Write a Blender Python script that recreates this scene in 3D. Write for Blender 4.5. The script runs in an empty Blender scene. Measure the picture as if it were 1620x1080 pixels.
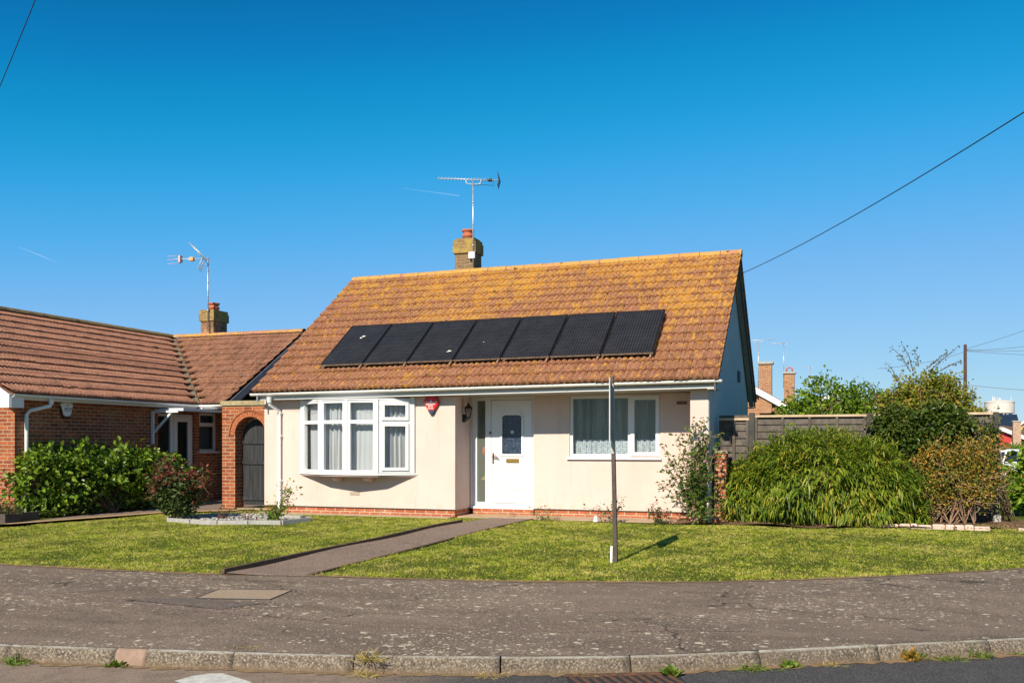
import bpy, math, random
import numpy as np
from mathutils import Vector, Matrix
S = bpy.context.scene
COL = S.collection
rad = math.radians

# ------------------------------------------------------------------ camera, sky, sun, exposure
cam = bpy.data.objects.new("camera", bpy.data.cameras.new("camera"))
COL.objects.link(cam)
cam.location = (0, 0, 1.42)
cam.rotation_euler = (rad(90), 0, rad(18.964))
cam.data.sensor_width = 36
cam.data.lens = 1490.2 / 1620 * 36
cam.data.shift_y = 0.1
cam.data.clip_start = 0.1
cam.data.clip_end = 9000
S.camera = cam

SUN_EL, SUN_AZ = rad(35.8), rad(6.6)          # azimuth: degrees from -y towards -x
sd = Vector((-math.sin(SUN_AZ) * math.cos(SUN_EL), -math.cos(SUN_AZ) * math.cos(SUN_EL), math.sin(SUN_EL)))
W = bpy.data.worlds.new("World"); S.world = W; W.use_nodes = True
wn = W.node_tree.nodes; wl = W.node_tree.links
bg = wn["Background"]
sky = wn.new("ShaderNodeTexSky"); sky.sky_type = 'NISHITA'; sky.sun_disc = False
sky.sun_elevation = SUN_EL
sky.sun_rotation = math.atan2(sd.x, sd.y)
sky.air_density = 0.6; sky.dust_density = 0.0; sky.ozone_density = 3.0
# grade the physical sky towards the photograph's deep, clean blue (same sky for every ray)
def wmul(a, k):
    d = wn.new("ShaderNodeVectorMath"); d.operation = 'SCALE'; wl.new(a, d.inputs[0]); d.inputs["Scale"].default_value = k; return d.outputs[0]
cv = wn.new("ShaderNodeRGBCurve"); wl.new(wmul(sky.outputs[0], 0.1), cv.inputs["Color"])
for ch, pts in enumerate((((0, 0), (.078, .004), (.10, .010), (.136, .060), (.22, .20), (.42, .36), (.7, .50), (1, .58)),
                          ((0, 0), (.10, .10), (.143, .190), (.18, .305), (.246, .405), (.38, .50), (.65, .64), (1, .74)),
                          ((0, 0), (.2, .22), (.26, .37), (.294, .50), (.361, .65), (.473, .82), (.66, .885), (.92, .91), (1, .90)))):
    c = cv.mapping.curves[ch].points
    c[0].location = pts[0]; c[1].location = pts[-1]
    for p in pts[1:-1]: c.new(*p)
cv.mapping.update()
wl.new(wmul(cv.outputs[0], 10.0 / 1.40), bg.inputs[0])
bg.inputs[1].default_value = 0.1
sl = bpy.data.lights.new("sun", 'SUN'); so = bpy.data.objects.new("sun", sl); COL.objects.link(so)
sl.energy = 4.9; sl.angle = rad(0.5); sl.color = (1.0, 0.90, 0.74)
so.rotation_euler = sd.to_track_quat('Z', 'Y').to_euler(); so.location = (-5, -20, 30)
S.view_settings.view_transform = 'Standard'; S.view_settings.look = 'None'
S.view_settings.exposure = 0.48; S.view_settings.gamma = 1
S.cycles.transparent_max_bounces = 16

# ------------------------------------------------------------------ material helpers
class N:
    """small node-tree writer"""
    def __init__(s, name):
        s.m = bpy.data.materials.new(name); s.m.use_nodes = True
        s.t = s.m.node_tree; s.b = s.t.nodes["Principled BSDF"]; s.out = s.t.nodes["Material Output"]
    def n(s, typ, **k):
        d = s.t.nodes.new("ShaderNode" + typ)
        for a, v in k.items(): setattr(d, a, v)
        return d
    def l(s, a, b): s.t.links.new(a, b)
    def val(s, sock, v):
        if hasattr(v, "node"): s.l(v, sock)
        else:
            if isinstance(v, tuple) and len(v) == 3 and sock.type == 'RGBA': v = (*v, 1)
            sock.default_value = v
    def obj(s): return s.n("TexCoord").outputs["Object"]
    def sep(s, v):
        d = s.n("SeparateXYZ"); s.l(v, d.inputs[0]); return d.outputs
    def comb(s, x, y, z):
        d = s.n("CombineXYZ")
        for i, q in enumerate((x, y, z)): s.val(d.inputs[i], q)
        return d.outputs[0]
    def mapv(s, v, scale=(1, 1, 1), loc=(0, 0, 0)):
        d = s.n("Mapping"); s.l(v, d.inputs[0]); d.inputs["Scale"].default_value = scale; d.inputs["Location"].default_value = loc
        return d.outputs[0]
    def noise(s, v, scale, detail=4, rough=.55, dist=0):
        d = s.n("TexNoise"); s.l(v, d.inputs["Vector"]); d.inputs["Scale"].default_value = scale
        d.inputs["Detail"].default_value = detail; d.inputs["Roughness"].default_value = rough; d.inputs["Distortion"].default_value = dist
        return d.outputs["Fac"]
    def vor(s, v, scale, rnd=1):
        d = s.n("TexVoronoi"); s.l(v, d.inputs["Vector"]); d.inputs["Scale"].default_value = scale; d.inputs["Randomness"].default_value = rnd
        return d.outputs
    def math(s, op, a, b=0.0, c=0.0):
        d = s.n("Math", operation=op)
        for i, q in enumerate((a, b, c)): s.val(d.inputs[i], q)
        return d.outputs[0]
    def rng(s, v, a, b, c=0., d_=1., smooth=True):
        d = s.n("MapRange"); d.interpolation_type = 'SMOOTHSTEP' if smooth else 'LINEAR'
        s.val(d.inputs[0], v)
        for i, q in zip((1, 2, 3, 4), (a, b, c, d_)): s.val(d.inputs[i], q)
        return d.outputs[0]
    def mix(s, f, a, b, blend='MIX'):
        d = s.n("Mix", data_type='RGBA', blend_type=blend)
        s.val(d.inputs[0], f); s.val(d.inputs[6], a); s.val(d.inputs[7], b)
        return d.outputs[2]
    def ramp(s, f, stops):
        d = s.n("ValToRGB"); s.l(f, d.inputs[0]); e = d.color_ramp.elements
        while len(e) < len(stops): e.new(.5)
        for i, (p, c) in enumerate(stops): e[i].position = p; e[i].color = (*c, 1)
        return d.outputs[0]
    def base(s, c): s.val(s.b.inputs["Base Color"], c)
    def rough(s, r): s.val(s.b.inputs["Roughness"], r)
    def bump(s, h, strength=.3, dist=.01):
        d = s.n("Bump"); s.l(h, d.inputs["Height"]); d.inputs["Strength"].default_value = strength; d.inputs["Distance"].default_value = dist
        s.l(d.outputs[0], s.b.inputs["Normal"])
    def spec(s, v): s.b.inputs["Specular IOR Level"].default_value = v
    def rand(s): return s.n("NewGeometry").outputs["Random Per Island"]

def simple(name, c1, c2=None, scale=6, rough=.6, bump=0, bscale=60, spec=.4, metal=0):
    m = N(name); v = m.obj()
    if c2 is None: m.base(c1)
    else: m.base(m.mix(m.rng(m.noise(v, scale, 6, .65), .3, .7), c1, c2))
    m.rough(rough); m.spec(spec); m.b.inputs["Metallic"].default_value = metal
    if bump: m.bump(m.noise(v, bscale, 5, .6), bump, .01)
    return m.m

def brick_mat(name, c1, c2, mortar, dirt=None, bw=.225, rh=.075, ms=.010):
    m = N(name); v = m.obj(); x, y, z = m.sep(v)
    nx, ny, nz = m.sep(m.n("NewGeometry").outputs["Normal"])
    side = m.math('GREATER_THAN', m.math('ABSOLUTE', nx), .6)
    u = m.math('ADD', m.math('MULTIPLY', side, y), m.math('MULTIPLY', m.math('SUBTRACT', 1., side), x))
    uv = m.comb(m.math('ADD', u, 40.), m.math('ADD', z, 10.), 0.)
    b = m.n("TexBrick"); m.l(uv, b.inputs["Vector"])
    b.inputs["Scale"].default_value = 1; b.inputs["Brick Width"].default_value = bw; b.inputs["Row Height"].default_value = rh
    b.inputs["Mortar Size"].default_value = ms; b.inputs["Mortar Smooth"].default_value = .2; b.inputs["Bias"].default_value = -.1
    m.val(b.inputs["Color1"], c1); m.val(b.inputs["Color2"], c2); m.val(b.inputs["Mortar"], mortar)
    n1 = m.noise(v, 9, 6, .7); n2 = m.noise(v, 1.3, 4)
    c = m.mix(m.rng(n1, .35, .75, 0, .45), b.outputs["Color"], (c2[0] * .5, c2[1] * .5, c2[2] * .55))
    c = m.mix(m.rng(n2, .5, .75, 0, .3), c, mortar)
    if dirt: c = m.mix(m.rng(m.noise(v, 5, 7, .7), .45, .6), c, dirt)
    m.base(c); m.rough(.85); m.spec(.2)
    h = m.math('ADD', m.math('MULTIPLY', b.outputs["Fac"], -1.), m.math('MULTIPLY', m.noise(v, 90, 4), .4))
    m.bump(h, .6, .008)
    return m.m

def tile_mat(name, base1, base2, lich1, lich2, hlo, hhi, clo, chi, xr=None, gauge=.28, red=False):
    """concrete roof tiles; lichen coverage follows where it grew (towards the ridge and one verge)"""
    m = N(name); v = m.obj(); x, y, z = m.sep(v)
    wn_ = m.n("TexWhiteNoise", noise_dimensions='2D')
    m.l(m.comb(m.math('FLOOR', m.math('DIVIDE', x, .236)), m.math('FLOOR', m.math('DIVIDE', z, gauge * .58)), 0.), wn_.inputs["Vector"])
    r = wn_.outputs["Value"]
    wr = m.n("TexWhiteNoise", noise_dimensions='2D')
    m.l(m.comb(m.math('FLOOR', m.math('DIVIDE', x, .059)), m.math('FLOOR', m.math('DIVIDE', m.math('ADD', z, .02), gauge * .58)), 0.), wr.inputs["Vector"])
    r2 = wr.outputs["Value"]
    big = m.noise(v, .55, 3); med = m.noise(v, 3.2, 5, .6); fine = m.noise(m.mapv(v, (1.5, .55, .75)), 17, 6, .74); vf = m.noise(v, 34, 4, .75)
    c = m.mix(m.rng(m.math('ADD', m.math('ADD', m.math('MULTIPLY', r, .25), m.math('MULTIPLY', r2, .25)), m.math('MULTIPLY', med, .7)), .35, .85), base1, base2)
    c = m.mix(m.rng(vf, .51, .61, 0, .6), c, (base1[0] * 1.45, base1[1] * 1.6, base1[2] * 1.75)); c = m.mix(m.rng(vf, .48, .40, 0, .6), c, (base2[0] * .5, base2[1] * .5, base2[2] * .5)); c = m.mix(m.rng(r2, .55, 1.0, 0, .55), c, (base2[0] * .6, base2[1] * .55, base2[2] * .55))
    if red:   # redder tiles towards the right end, tile side joints, separate lichen rosettes
        c = m.mix(m.rng(x, -9, -4.2, 0, .45), c, m.mix(m.rng(vf, .42, .58), (.17, .068, .038), (.33, .140, .072)))
        c = m.mix(m.math('MULTIPLY', m.math('LESS_THAN', m.math('FRACT', m.math('DIVIDE', x, .236)), .075), .7), c, (.05, .03, .02))
        ro = m.vor(m.mapv(v, (1, .62, .8)), 6.5); rk = m.math('MULTIPLY', m.rng(m.math('ADD', ro["Distance"], m.math('MULTIPLY', fine, .7)), .72, .58), m.math('GREATER_THAN', m.sep(ro["Color"])[2], .62))
        c = m.mix(m.math('MULTIPLY', rk, .62), c, m.mix(m.rng(vf, .45, .6), (.46, .215, .03), (.60, .34, .06)))
    dirt = m.rng(m.math('ADD', m.math('MULTIPLY', fine, .6), m.math('MULTIPLY', med, .55)), .62, .76)
    c = m.mix(m.math('MULTIPLY', dirt, .75), c, (.05, .04, .028))
    cov = m.rng(z, hlo, hhi, clo, chi, False)
    if xr: cov = m.math('ADD', cov, m.math('MULTIPLY', m.rng(x, xr[0], xr[1]), xr[2]))
    f = m.math('ADD', m.math('ADD', m.math('MULTIPLY', fine, .55), m.math('MULTIPLY', med, .42)), m.math('MULTIPLY', big, .35))
    f = m.math('ADD', m.math('ADD', f, m.math('MULTIPLY', vf, .28)), m.math('ADD', m.math('MULTIPLY', r, .06), m.math('MULTIPLY', r2, .13)))
    lm = m.rng(m.math('ADD', f, m.math('SUBTRACT', cov, .5)), .86, .99)
    lc = m.mix(m.rng(m.noise(v, 9, 5, .7), .35, .65), lich1, lich2)
    c = m.mix(m.math('MULTIPLY', lm, .92), c, lc)
    vo = m.vor(v, 16); pick = m.math('GREATER_THAN', m.sep(vo["Color"])[0], .72)
    sp = m.math('MULTIPLY', m.math('LESS_THAN', m.math('ADD', vo["Distance"], m.math('MULTIPLY', vf, .25)), .30), pick)
    c = m.mix(m.math('MULTIPLY', sp, .7), c, (.56, .50, .40))
    vo2 = m.vor(v, 3.1); mo = m.math('MULTIPLY', m.math('LESS_THAN', m.math('ADD', vo2["Distance"], m.math('MULTIPLY', fine, .5)), .36), m.math('GREATER_THAN', m.sep(vo2["Color"])[1], .55))
    c = m.mix(m.math('MULTIPLY', mo, .8), c, (.07, .045, .022))
    m.base(c); m.rough(.9); m.spec(.15)
    m.bump(m.math('ADD', fine, m.math('MULTIPLY', vf, .6)), .5, .012)
    return m.m

def leaf_mat(name, stops, rough=.5, trans=.3, spec=.35):
    m = N(name); g = m.rand(); v = m.obj()
    f = m.math('ADD', m.math('MULTIPLY', g, .75), m.math('MULTIPLY', m.rng(m.noise(v, 1.6, 3), .3, .7), .25))
    c = m.ramp(f, stops)
    c = m.mix(m.rng(m.noise(v, 45, 2), .4, .8, 0, .35), c, m.mix(.5, c, (.25, .22, .05)))
    m.base(c); m.rough(rough); m.spec(spec)
    t = m.n("BsdfTranslucent"); m.l(c, t.inputs[0])
    mx = m.n("MixShader"); mx.inputs[0].default_value = trans
    m.l(m.b.outputs[0], mx.inputs[1]); m.l(t.outputs[0], mx.inputs[2]); m.l(mx.outputs[0], m.out.inputs[0])
    return m.m

def glass_mat(name, tint=(.93, .96, .97), rough=0.0, ior=1.5, refl=1.0, painted_sheen=0):
    m = N(name); m.t.nodes.remove(m.b)
    tr = m.n("BsdfTransparent"); tr.inputs[0].default_value = (*tint, 1)
    gl = m.n("BsdfGlossy"); gl.inputs["Roughness"].default_value = rough
    fr = m.n("Fresnel"); fr.inputs[0].default_value = ior
    mx = m.n("MixShader"); back = m.n("NewGeometry").outputs["Backfacing"]
    m.l(m.math('MULTIPLY', m.math('MULTIPLY', fr.outputs[0], refl), m.math('SUBTRACT', 1.0, back)), mx.inputs[0]); m.l(tr.outputs[0], mx.inputs[1]); m.l(gl.outputs[0], mx.inputs[2])
    if painted_sheen:  # flat grey-green diffuse share painting a reflection into the glass
        df_ = m.n("BsdfDiffuse"); df_.inputs[0].default_value = (.46, .50, .40, 1); m2 = m.n("MixShader"); m2.inputs[0].default_value = painted_sheen
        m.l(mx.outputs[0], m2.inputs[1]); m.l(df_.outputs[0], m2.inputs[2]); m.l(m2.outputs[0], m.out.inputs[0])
    else: m.l(mx.outputs[0], m.out.inputs[0])
    return m.m

# ------------------------------------------------------------------ materials
def render_mat():
    m = N("cream_render"); v = m.obj()
    a = m.noise(v, 1.1, 5, .6); b = m.noise(v, 55, 5, .7); c3 = m.noise(m.mapv(v, (5, 5, .5)), 1.6, 5)
    c = m.mix(m.rng(a, .35, .7), (.68, .528, .468), (.62, .478, .414))
    c = m.mix(m.rng(b, .35, .75, 0, .5), c, (.74, .598, .538))
    c = m.mix(m.rng(c3, .56, .78, 0, .34), c, (.46, .35, .25))
    z = m.sep(v)[2]
    spl = m.math('MULTIPLY', m.rng(z, .5, .15), m.rng(m.noise(v, 4, 6, .7), .45, .75))
    c = m.mix(m.math('MULTIPLY', spl, .4), c, (.50, .38, .25))
    m.base(c); m.rough(.92); m.spec(.12)
    m.bump(m.math('ADD', b, m.math('MULTIPLY', m.noise(v, 150, 3), .5)), .75, .012)
    return m.m
RENDER = render_mat()
def white_mat(name, c=(.80, .80, .79), dirt=(.42, .38, .28), amt=.25, rough=.35):
    m = N(name); v = m.obj()
    m.base(m.mix(m.rng(m.noise(v, 3.5, 7, .7), .55, .8, 0, amt), c, dirt)); m.rough(rough)
    return m.m
UPVC = white_mat("white_upvc", (.70, .70, .695), amt=.14)
GUTTER = white_mat("white_gutter_plastic", (.78, .77, .74), (.40, .33, .18), .6, .4)
FASCIA = white_mat("weathered_fascia", (.50, .51, .50), (.28, .25, .2), .5, .6)
BRICK = brick_mat("red_brick", (.47, .135, .055), (.33, .085, .045), (.52, .40, .27))
NBRICK = brick_mat("orange_brick", (.41, .110, .040), (.19, .048, .026), (.42, .295, .18))
FBRICK = brick_mat("far_orange_brick", (.44, .20, .085), (.30, .115, .055), (.46, .34, .23))
YBRICK = brick_mat("far_yellow_brick", (.62, .38, .15), (.55, .32, .12), (.6, .45, .28))
CBRICK = brick_mat("brown_chimney_brick", (.22, .12, .068), (.14, .08, .052), (.34, .28, .2), (.22, .15, .07))
CAPBRICK = brick_mat("lichened_brick", (.28, .17, .075), (.19, .115, .06), (.34, .27, .14), (.36, .25, .06))
ARCHBRICK = simple("arch_soldier_brick", (.44, .16, .068), (.30, .09, .042), 14, .85, .5, 60, .2)
MORTAR = simple("pale_mortar", (.56, .45, .30), (.45, .35, .23), 20, .9, .4, 90, .1)
ROOF = tile_mat("lichened_roof_tile", (.38, .182, .100), (.24, .114, .066), (.56, .27, .035), (.40, .22, .07), 2.5, 5.4, .35, .48, (-4.0, -1.9, .08), red=True)
RIDGE = tile_mat("lichened_ridge_tile", (.42, .19, .12), (.30, .15, .09), (.55, .30, .06), (.46, .27, .10), 2.5, 5.5, .3, .62)
NROOF = tile_mat("neighbour_roof_tile", (.33, .155, .098), (.215, .10, .066), (.34, .20, .11), (.30, .18, .09), 2.4, 4.6, .1, .30)
CROOF = tile_mat("neighbour_wing_tile", (.30, .142, .085), (.20, .095, .06), (.54, .28, .05), (.40, .23, .08), 2.6, 4.6, .13, .42, (-16.2, -18.2, .16))
NRIDGE = tile_mat("neighbour_ridge_tile", (.20, .12, .08), (.13, .09, .06), (.33, .22, .08), (.24, .17, .08), 2.4, 4.6, .2, .55)
DARKROOF = simple("far_roof_tile", (.20, .115, .07), (.14, .09, .065), 4, .9, .4, 30, .1)
CLAD = None
def clad_mat():
    m = N("weathered_grey_cladding"); v = m.obj(); x, y, z = m.sep(v)
    st = m.noise(m.mapv(v, (1, 9, .5)), 2.2, 6, .65)
    c = m.ramp(st, [(.25, (.28, .29, .28)), (.5, (.46, .475, .46)), (.78, (.60, .62, .595))])
    gr = m.math('LESS_THAN', m.math('FRACT', m.math('DIVIDE', m.math('ADD', y, 50.), .14)), .06)
    c = m.mix(m.math('MULTIPLY', gr, .6), c, (.05, .055, .055))
    m.base(c); m.rough(.8); m.spec(.2); return m.m
CLAD = clad_mat()
DARKBOARD = simple("dark_bargeboard", (.07, .075, .08), (.12, .12, .115), 5, .7)
GREYBOARD = simple("grey_bargeboard", (.20, .20, .23), (.27, .27, .30), 5, .6)
SOFFIT = simple("soffit_board", (.45, .44, .41), (.35, .34, .31), 4, .7)
PANE = glass_mat("window_glass")
SIDEPANE = glass_mat("side_light_glass", refl=1.6, painted_sheen=.13)  # its grey-green reflection is partly painted in as diffuse colour
NPANE = glass_mat("dim_window_glass", (.75, .8, .82), refl=.3)
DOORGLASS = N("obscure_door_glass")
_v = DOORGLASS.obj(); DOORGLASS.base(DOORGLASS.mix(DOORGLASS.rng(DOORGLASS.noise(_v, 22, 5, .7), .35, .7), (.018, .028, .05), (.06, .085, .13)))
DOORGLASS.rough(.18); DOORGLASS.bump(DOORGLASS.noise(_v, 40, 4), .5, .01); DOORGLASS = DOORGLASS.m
BLACK = simple("black_iron", (.012, .012, .013), rough=.45)
BRASS = simple("brass", (.55, .34, .10), (.40, .24, .07), 30, .35, metal=.9)
BRONZE = simple("dark_bronze", (.12, .075, .045), rough=.4, metal=.7)
STEEL = simple("galvanised_steel", (.55, .56, .58), (.38, .38, .40), 20, .4, metal=.6)
ALU = simple("aerial_aluminium", (.70, .70, .72), (.5, .5, .52), 30, .4, metal=.3)
DARKPLASTIC = simple("dark_plastic", (.03, .03, .033), rough=.5)
REDPLASTIC = simple("red_plastic", (.62, .02, .02), (.52, .018, .02), 8, .35)
NAVY = simple("navy_plastic", (.03, .05, .10), rough=.4)
WHITEPLASTIC = simple("white_plastic", (.78, .78, .76), rough=.4)
CLAY = simple("clay_pot", (.48, .14, .07), (.36, .10, .05), 12, .8, .3)
CONC = simple("pale_concrete", (.42, .40, .37), (.30, .285, .26), 12, .9, .6, 70, .15)
COPING = simple("lichened_coping", (.40, .33, .20), (.26, .21, .12), 10, .9, .6, 60, .1)
APRON = simple("pinkish_concrete", (.46, .33, .235), (.36, .25, .175), 5, .9, .4, 60, .15)
BLACKWOOD = None
def plank_mat(name, c1, c2, period, axis='x', gap=.05):
    m = N(name); v = m.obj(); x, y, z = m.sep(v); a = x if axis == 'x' else z
    fr = m.math('FRACT', m.math('DIVIDE', m.math('ADD', a, 40.), period))
    sc = (14, 14, .8) if axis == 'x' else (.8, 14, 14)
    c = m.mix(m.rng(m.noise(m.mapv(v, sc), 2.0, 6, .65), .3, .7), c1, c2)
    c = m.mix(m.math('LESS_THAN', fr, gap), c, (c1[0] * .25, c1[1] * .25, c1[2] * .25))
    m.base(c); m.rough(.75); m.spec(.25); m.bump(m.noise(m.mapv(v, sc), 3., 4), .4, .01); return m.m
BLACKWOOD = plank_mat("black_stained_planks", (.018, .019, .021), (.045, .047, .05), .115)
FENCEWOOD = simple("weathered_fence_board", (.08, .068, .058), (.15, .128, .108), 7, .85, .5, 50, .15)
FENCECAP = simple("pale_fence_capping", (.58, .44, .30), (.44, .32, .2), 8, .85, .4, 50, .15)
FENCEPOST = simple("dark_concrete_post", (.055, .05, .047), (.085, .078, .07), 9, .9, .5, 50, .15)
DARKTIMBER = simple("dark_brown_timber", (.065, .048, .042), (.10, .078, .066), 12, .75, .3, 60, .25)
PALETIMBER = simple("weathered_pale_timber", (.52, .45, .36), (.36, .31, .26), 14, .75, .3, 60, .2)
BOARDW = simple("sign_board_plastic", (.55, .55, .54), (.46, .46, .45), 6, .5)
EDGEWOOD = simple("edging_board", (.15, .10, .06), (.09, .06, .04), 10, .85, .5, 50, .15)
PINKSTONE = simple("pink_stone", (.68, .50, .42), (.55, .40, .33), 10, .9, .6, 60, .15)
SOIL = simple("bare_soil", (.20, .12, .075), (.12, .075, .045), 9, .95, .9, 35, .1)
GRAVEL = simple("grey_gravel", (.36, .35, .33), (.18, .17, .16), 40, .9, .9, 60, .15)
BARK = simple("brown_bark", (.16, .10, .065), (.10, .065, .04), 20, .9, .5, 60, .1)
PINKBARK = simple("pale_pinkish_twig", (.38, .24, .17), (.25, .15, .10), 20, .85, .3, 60, .15)
GREENSTEM = simple("green_brown_cane", (.22, .19, .09), (.30, .24, .13), 20, .7)
LAMPRED = simple("red_lampshade", (.60, .035, .03), rough=.7)
PINEWOOD = simple("pine_furniture", (.55, .36, .14), (.46, .29, .1), 8, .5)
DARKROOM = simple("dim_interior_wall", (.50, .53, .42), rough=.9)
POLEWOOD = simple("telegraph_pole_wood", (.10, .048, .038), (.065, .035, .03), 3, .85, .4, 30, .15)
CABLE = simple("black_cable", (.015, .015, .017), rough=.6)
GREYCABLE = simple("thin_grey_cable", (.14, .17, .2), rough=.7)
WTCONC = simple("white_concrete_tank", (.66, .60, .55), (.58, .53, .48), .3, .8)
REDCLAD = simple("red_cladding", (.52, .045, .03), (.44, .04, .03), 2, .6)
CARW = simple("white_car_paint", (.75, .75, .76), rough=.25)
CARR = simple("red_car_paint", (.42, .012, .012), rough=.25)
CARD = simple("black_car_paint", (.02, .02, .022), rough=.25)
CARGLASS = simple("dark_car_glass", (.02, .03, .04), rough=.08, spec=.7)
RUBBER = simple("black_rubber", (.02, .02, .02), rough=.8)
DROP = simple("bird_dropping", (.72, .70, .64), rough=.8)
DISCCOL = simple("white_road_paint", (.62, .60, .56), (.42, .40, .37), 16, .8, .4, 50, .2)

def solar_mat():
    m = N("solar_cells"); v = m.obj(); x, y, z = m.sep(v)
    def line(a, per, w): return m.math('LESS_THAN', m.math('FRACT', m.math('DIVIDE', m.math('ADD', a, 20.), per)), w)
    c = m.mix(m.rng(m.noise(v, 2, 3), .3, .7), (.016, .014, .015), (.025, .023, .025))
    c = m.mix(m.math('MULTIPLY', line(x, .0525, .11), .75), c, (.07, .07, .08))
    c = m.mix(m.math('MULTIPLY', line(y, .158, .035), .6), c, (.06, .06, .07))
    c = m.mix(m.rng(m.noise(v, 9, 6, .7), .55, .85, 0, .12), c, (.3, .28, .25))
    m.base(c); m.rough(.18); m.spec(.5); return m.m
SOLAR = solar_mat()
SFRAME = simple("black_anodised_frame", (.02, .02, .022), rough=.35, metal=.5)
SEDGE = simple("weathered_panel_edge", (.10, .085, .075), (.30, .22, .16), 25, .7)

def asphalt(name, c1, c2, spots, cspot, roughs=.9):
    m = N(name); v = m.obj()
    big = m.noise(m.mapv(v, (.5, 1.2, 1)), .9, 5, .6, 1.0); fine = m.noise(m.mapv(v, (1, .7, 1)), 62, 4, .8); med = m.noise(v, 7, 6, .7)
    c = m.mix(m.rng(big, .3, .7), c1, c2)
    c = m.mix(m.rng(med, .4, .75, 0, .45), c, (c1[0] * .62, c1[1] * .62, c1[2] * .64))
    c = m.mix(m.rng(fine, .50, .62, 0, .75), c, (c1[0] * 2.3, c1[1] * 2.2, c1[2] * 2.15))
    c = m.mix(m.rng(fine, .49, .39, 0, .7), c, (c1[0] * .3, c1[1] * .3, c1[2] * .3))
    if spots:
        wob = m.n("VectorMath", operation='ADD'); m.l(v, wob.inputs[0])
        nn = m.n("TexNoise"); m.l(v, nn.inputs["Vector"]); nn.inputs["Scale"].default_value = 16; nn.inputs["Detail"].default_value = 3
        sc = m.n("VectorMath", operation='SCALE'); m.l(nn.outputs["Color"], sc.inputs[0]); sc.inputs["Scale"].default_value = .10
        m.l(sc.outputs[0], wob.inputs[1])
        dens = m.noise(m.mapv(v, (.6, 1.1, 1), (3, 7, 0)), .8, 4, .6)
        for s, th, cut in ((6.5, .24, .50), (13, .28, .55), (26, .30, .55)):
            vo = m.vor(wob.outputs[0], s); pick = m.rng(m.math('ADD', m.sep(vo["Color"])[0], m.math('MULTIPLY', m.math('SUBTRACT', dens, .5), 2.4)), cut + .04, cut + .22)
            dd = m.rng(m.math('ADD', vo["Distance"], m.math('MULTIPLY', m.noise(v, 60, 3), .3)), th + .16, th + .04)
            c = m.mix(m.math('MULTIPLY', m.math('MULTIPLY', dd, pick), spots), c, cspot)
        vc = m.n("TexVoronoi", feature='DISTANCE_TO_EDGE'); wv = m.n("VectorMath", operation='ADD'); m.l(v, wv.inputs[0])
        n3 = m.n("TexNoise"); m.l(v, n3.inputs["Vector"]); n3.inputs["Scale"].default_value = 1.6; n3.inputs["Detail"].default_value = 6
        m.l(n3.outputs["Color"], wv.inputs[1]); m.l(wv.outputs[0], vc.inputs["Vector"]); vc.inputs["Scale"].default_value = .42
        cr = m.math('MULTIPLY', m.rng(vc.outputs["Distance"], .010, .003), m.rng(m.noise(v, .7, 3), .50, .56))
        c = m.mix(m.math('MULTIPLY', cr, .75), c, (.03, .024, .02))
        c = m.mix(m.rng(m.noise(m.mapv(v, (.5, 1, 1), (9, 2, 0)), 1.1, 5, .65, .8), .56, .68, 0, .4), c, (c1[0] * .5, c1[1] * .5, c1[2] * .52))
    m.base(c); m.rough(roughs); m.spec(.25)
    m.bump(fine, .9, .010); return m.m
PAVE = asphalt("lichened_tarmac", (.145, .108, .082), (.26, .195, .150), .9, (.60, .53, .40))
PATCH = asphalt("pinkish_tarmac_patch", (.20, .145, .118), (.165, .122, .10), .3, (.34, .31, .24))
DARKPATCH = asphalt("smooth_dark_patch", (.135, .108, .092), (.165, .13, .108), .25, (.34, .31, .24))
PATH = asphalt("path_tarmac", (.20, .145, .115), (.24, .175, .14), .25, (.34, .31, .22))
ROADM = asphalt("road_asphalt", (.075, .070, .070), (.10, .09, .086), 0, None)
FARROAD = asphalt("side_road_asphalt", (.11, .10, .095), (.13, .12, .11), 0, None)
def road_mat():
    m = N("worn_road_tarmac"); v = m.obj(); x, y, z = m.sep(v)
    fine = m.noise(v, 60, 4, .8); med = m.noise(v, 6, 6, .7)
    c = m.mix(m.rng(med, .35, .7), (.055, .053, .057), (.078, .074, .076))
    pale = m.rng(m.math('ADD', x, m.math('MULTIPLY', m.math('SUBTRACT', med, .5), 1.2)), -2.2, -3.6)
    c = m.mix(pale, c, m.mix(m.rng(med, .35, .7), (.30, .22, .165), (.21, .155, .12)))
    c = m.mix(m.rng(fine, .52, .63, 0, .6), c, (.26, .235, .21))
    c = m.mix(m.rng(fine, .48, .38, 0, .6), c, (.025, .024, .023))
    m.base(c); m.rough(.9); m.spec(.2); m.bump(fine, .9, .008); return m.m
ROADM = road_mat()
def kerb_mat():
    m = N("old_concrete_kerb"); v = m.obj(); z = m.sep(v)[2]
    fine = m.noise(v, 58, 5, .8); med = m.noise(v, 5, 6, .75)
    c = m.mix(m.rng(med, .35, .7), (.19, .15, .11), (.10, .078, .058))
    c = m.mix(m.rng(fine, .51, .62, 0, .75), c, (.48, .42, .34))
    c = m.mix(m.rng(fine, .49, .38, 0, .8), c, (.045, .038, .03))
    c = m.mix(m.rng(m.noise(v, 2.2, 5, .7), .5, .7, 0, .6), c, (.12, .09, .065))
    c = m.mix(m.math('MULTIPLY', m.rng(z, -.185, -.165), m.rng(med, .3, .6)), c, (.42, .395, .35))
    c = m.mix(m.math('MULTIPLY', m.rng(z, -.22, -.28), .5), c, (.20, .14, .09))
    m.base(c); m.rough(.92); m.spec(.15); m.bump(m.math('ADD', fine, med), .8, .012); return m.m
KERB = kerb_mat()
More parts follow.
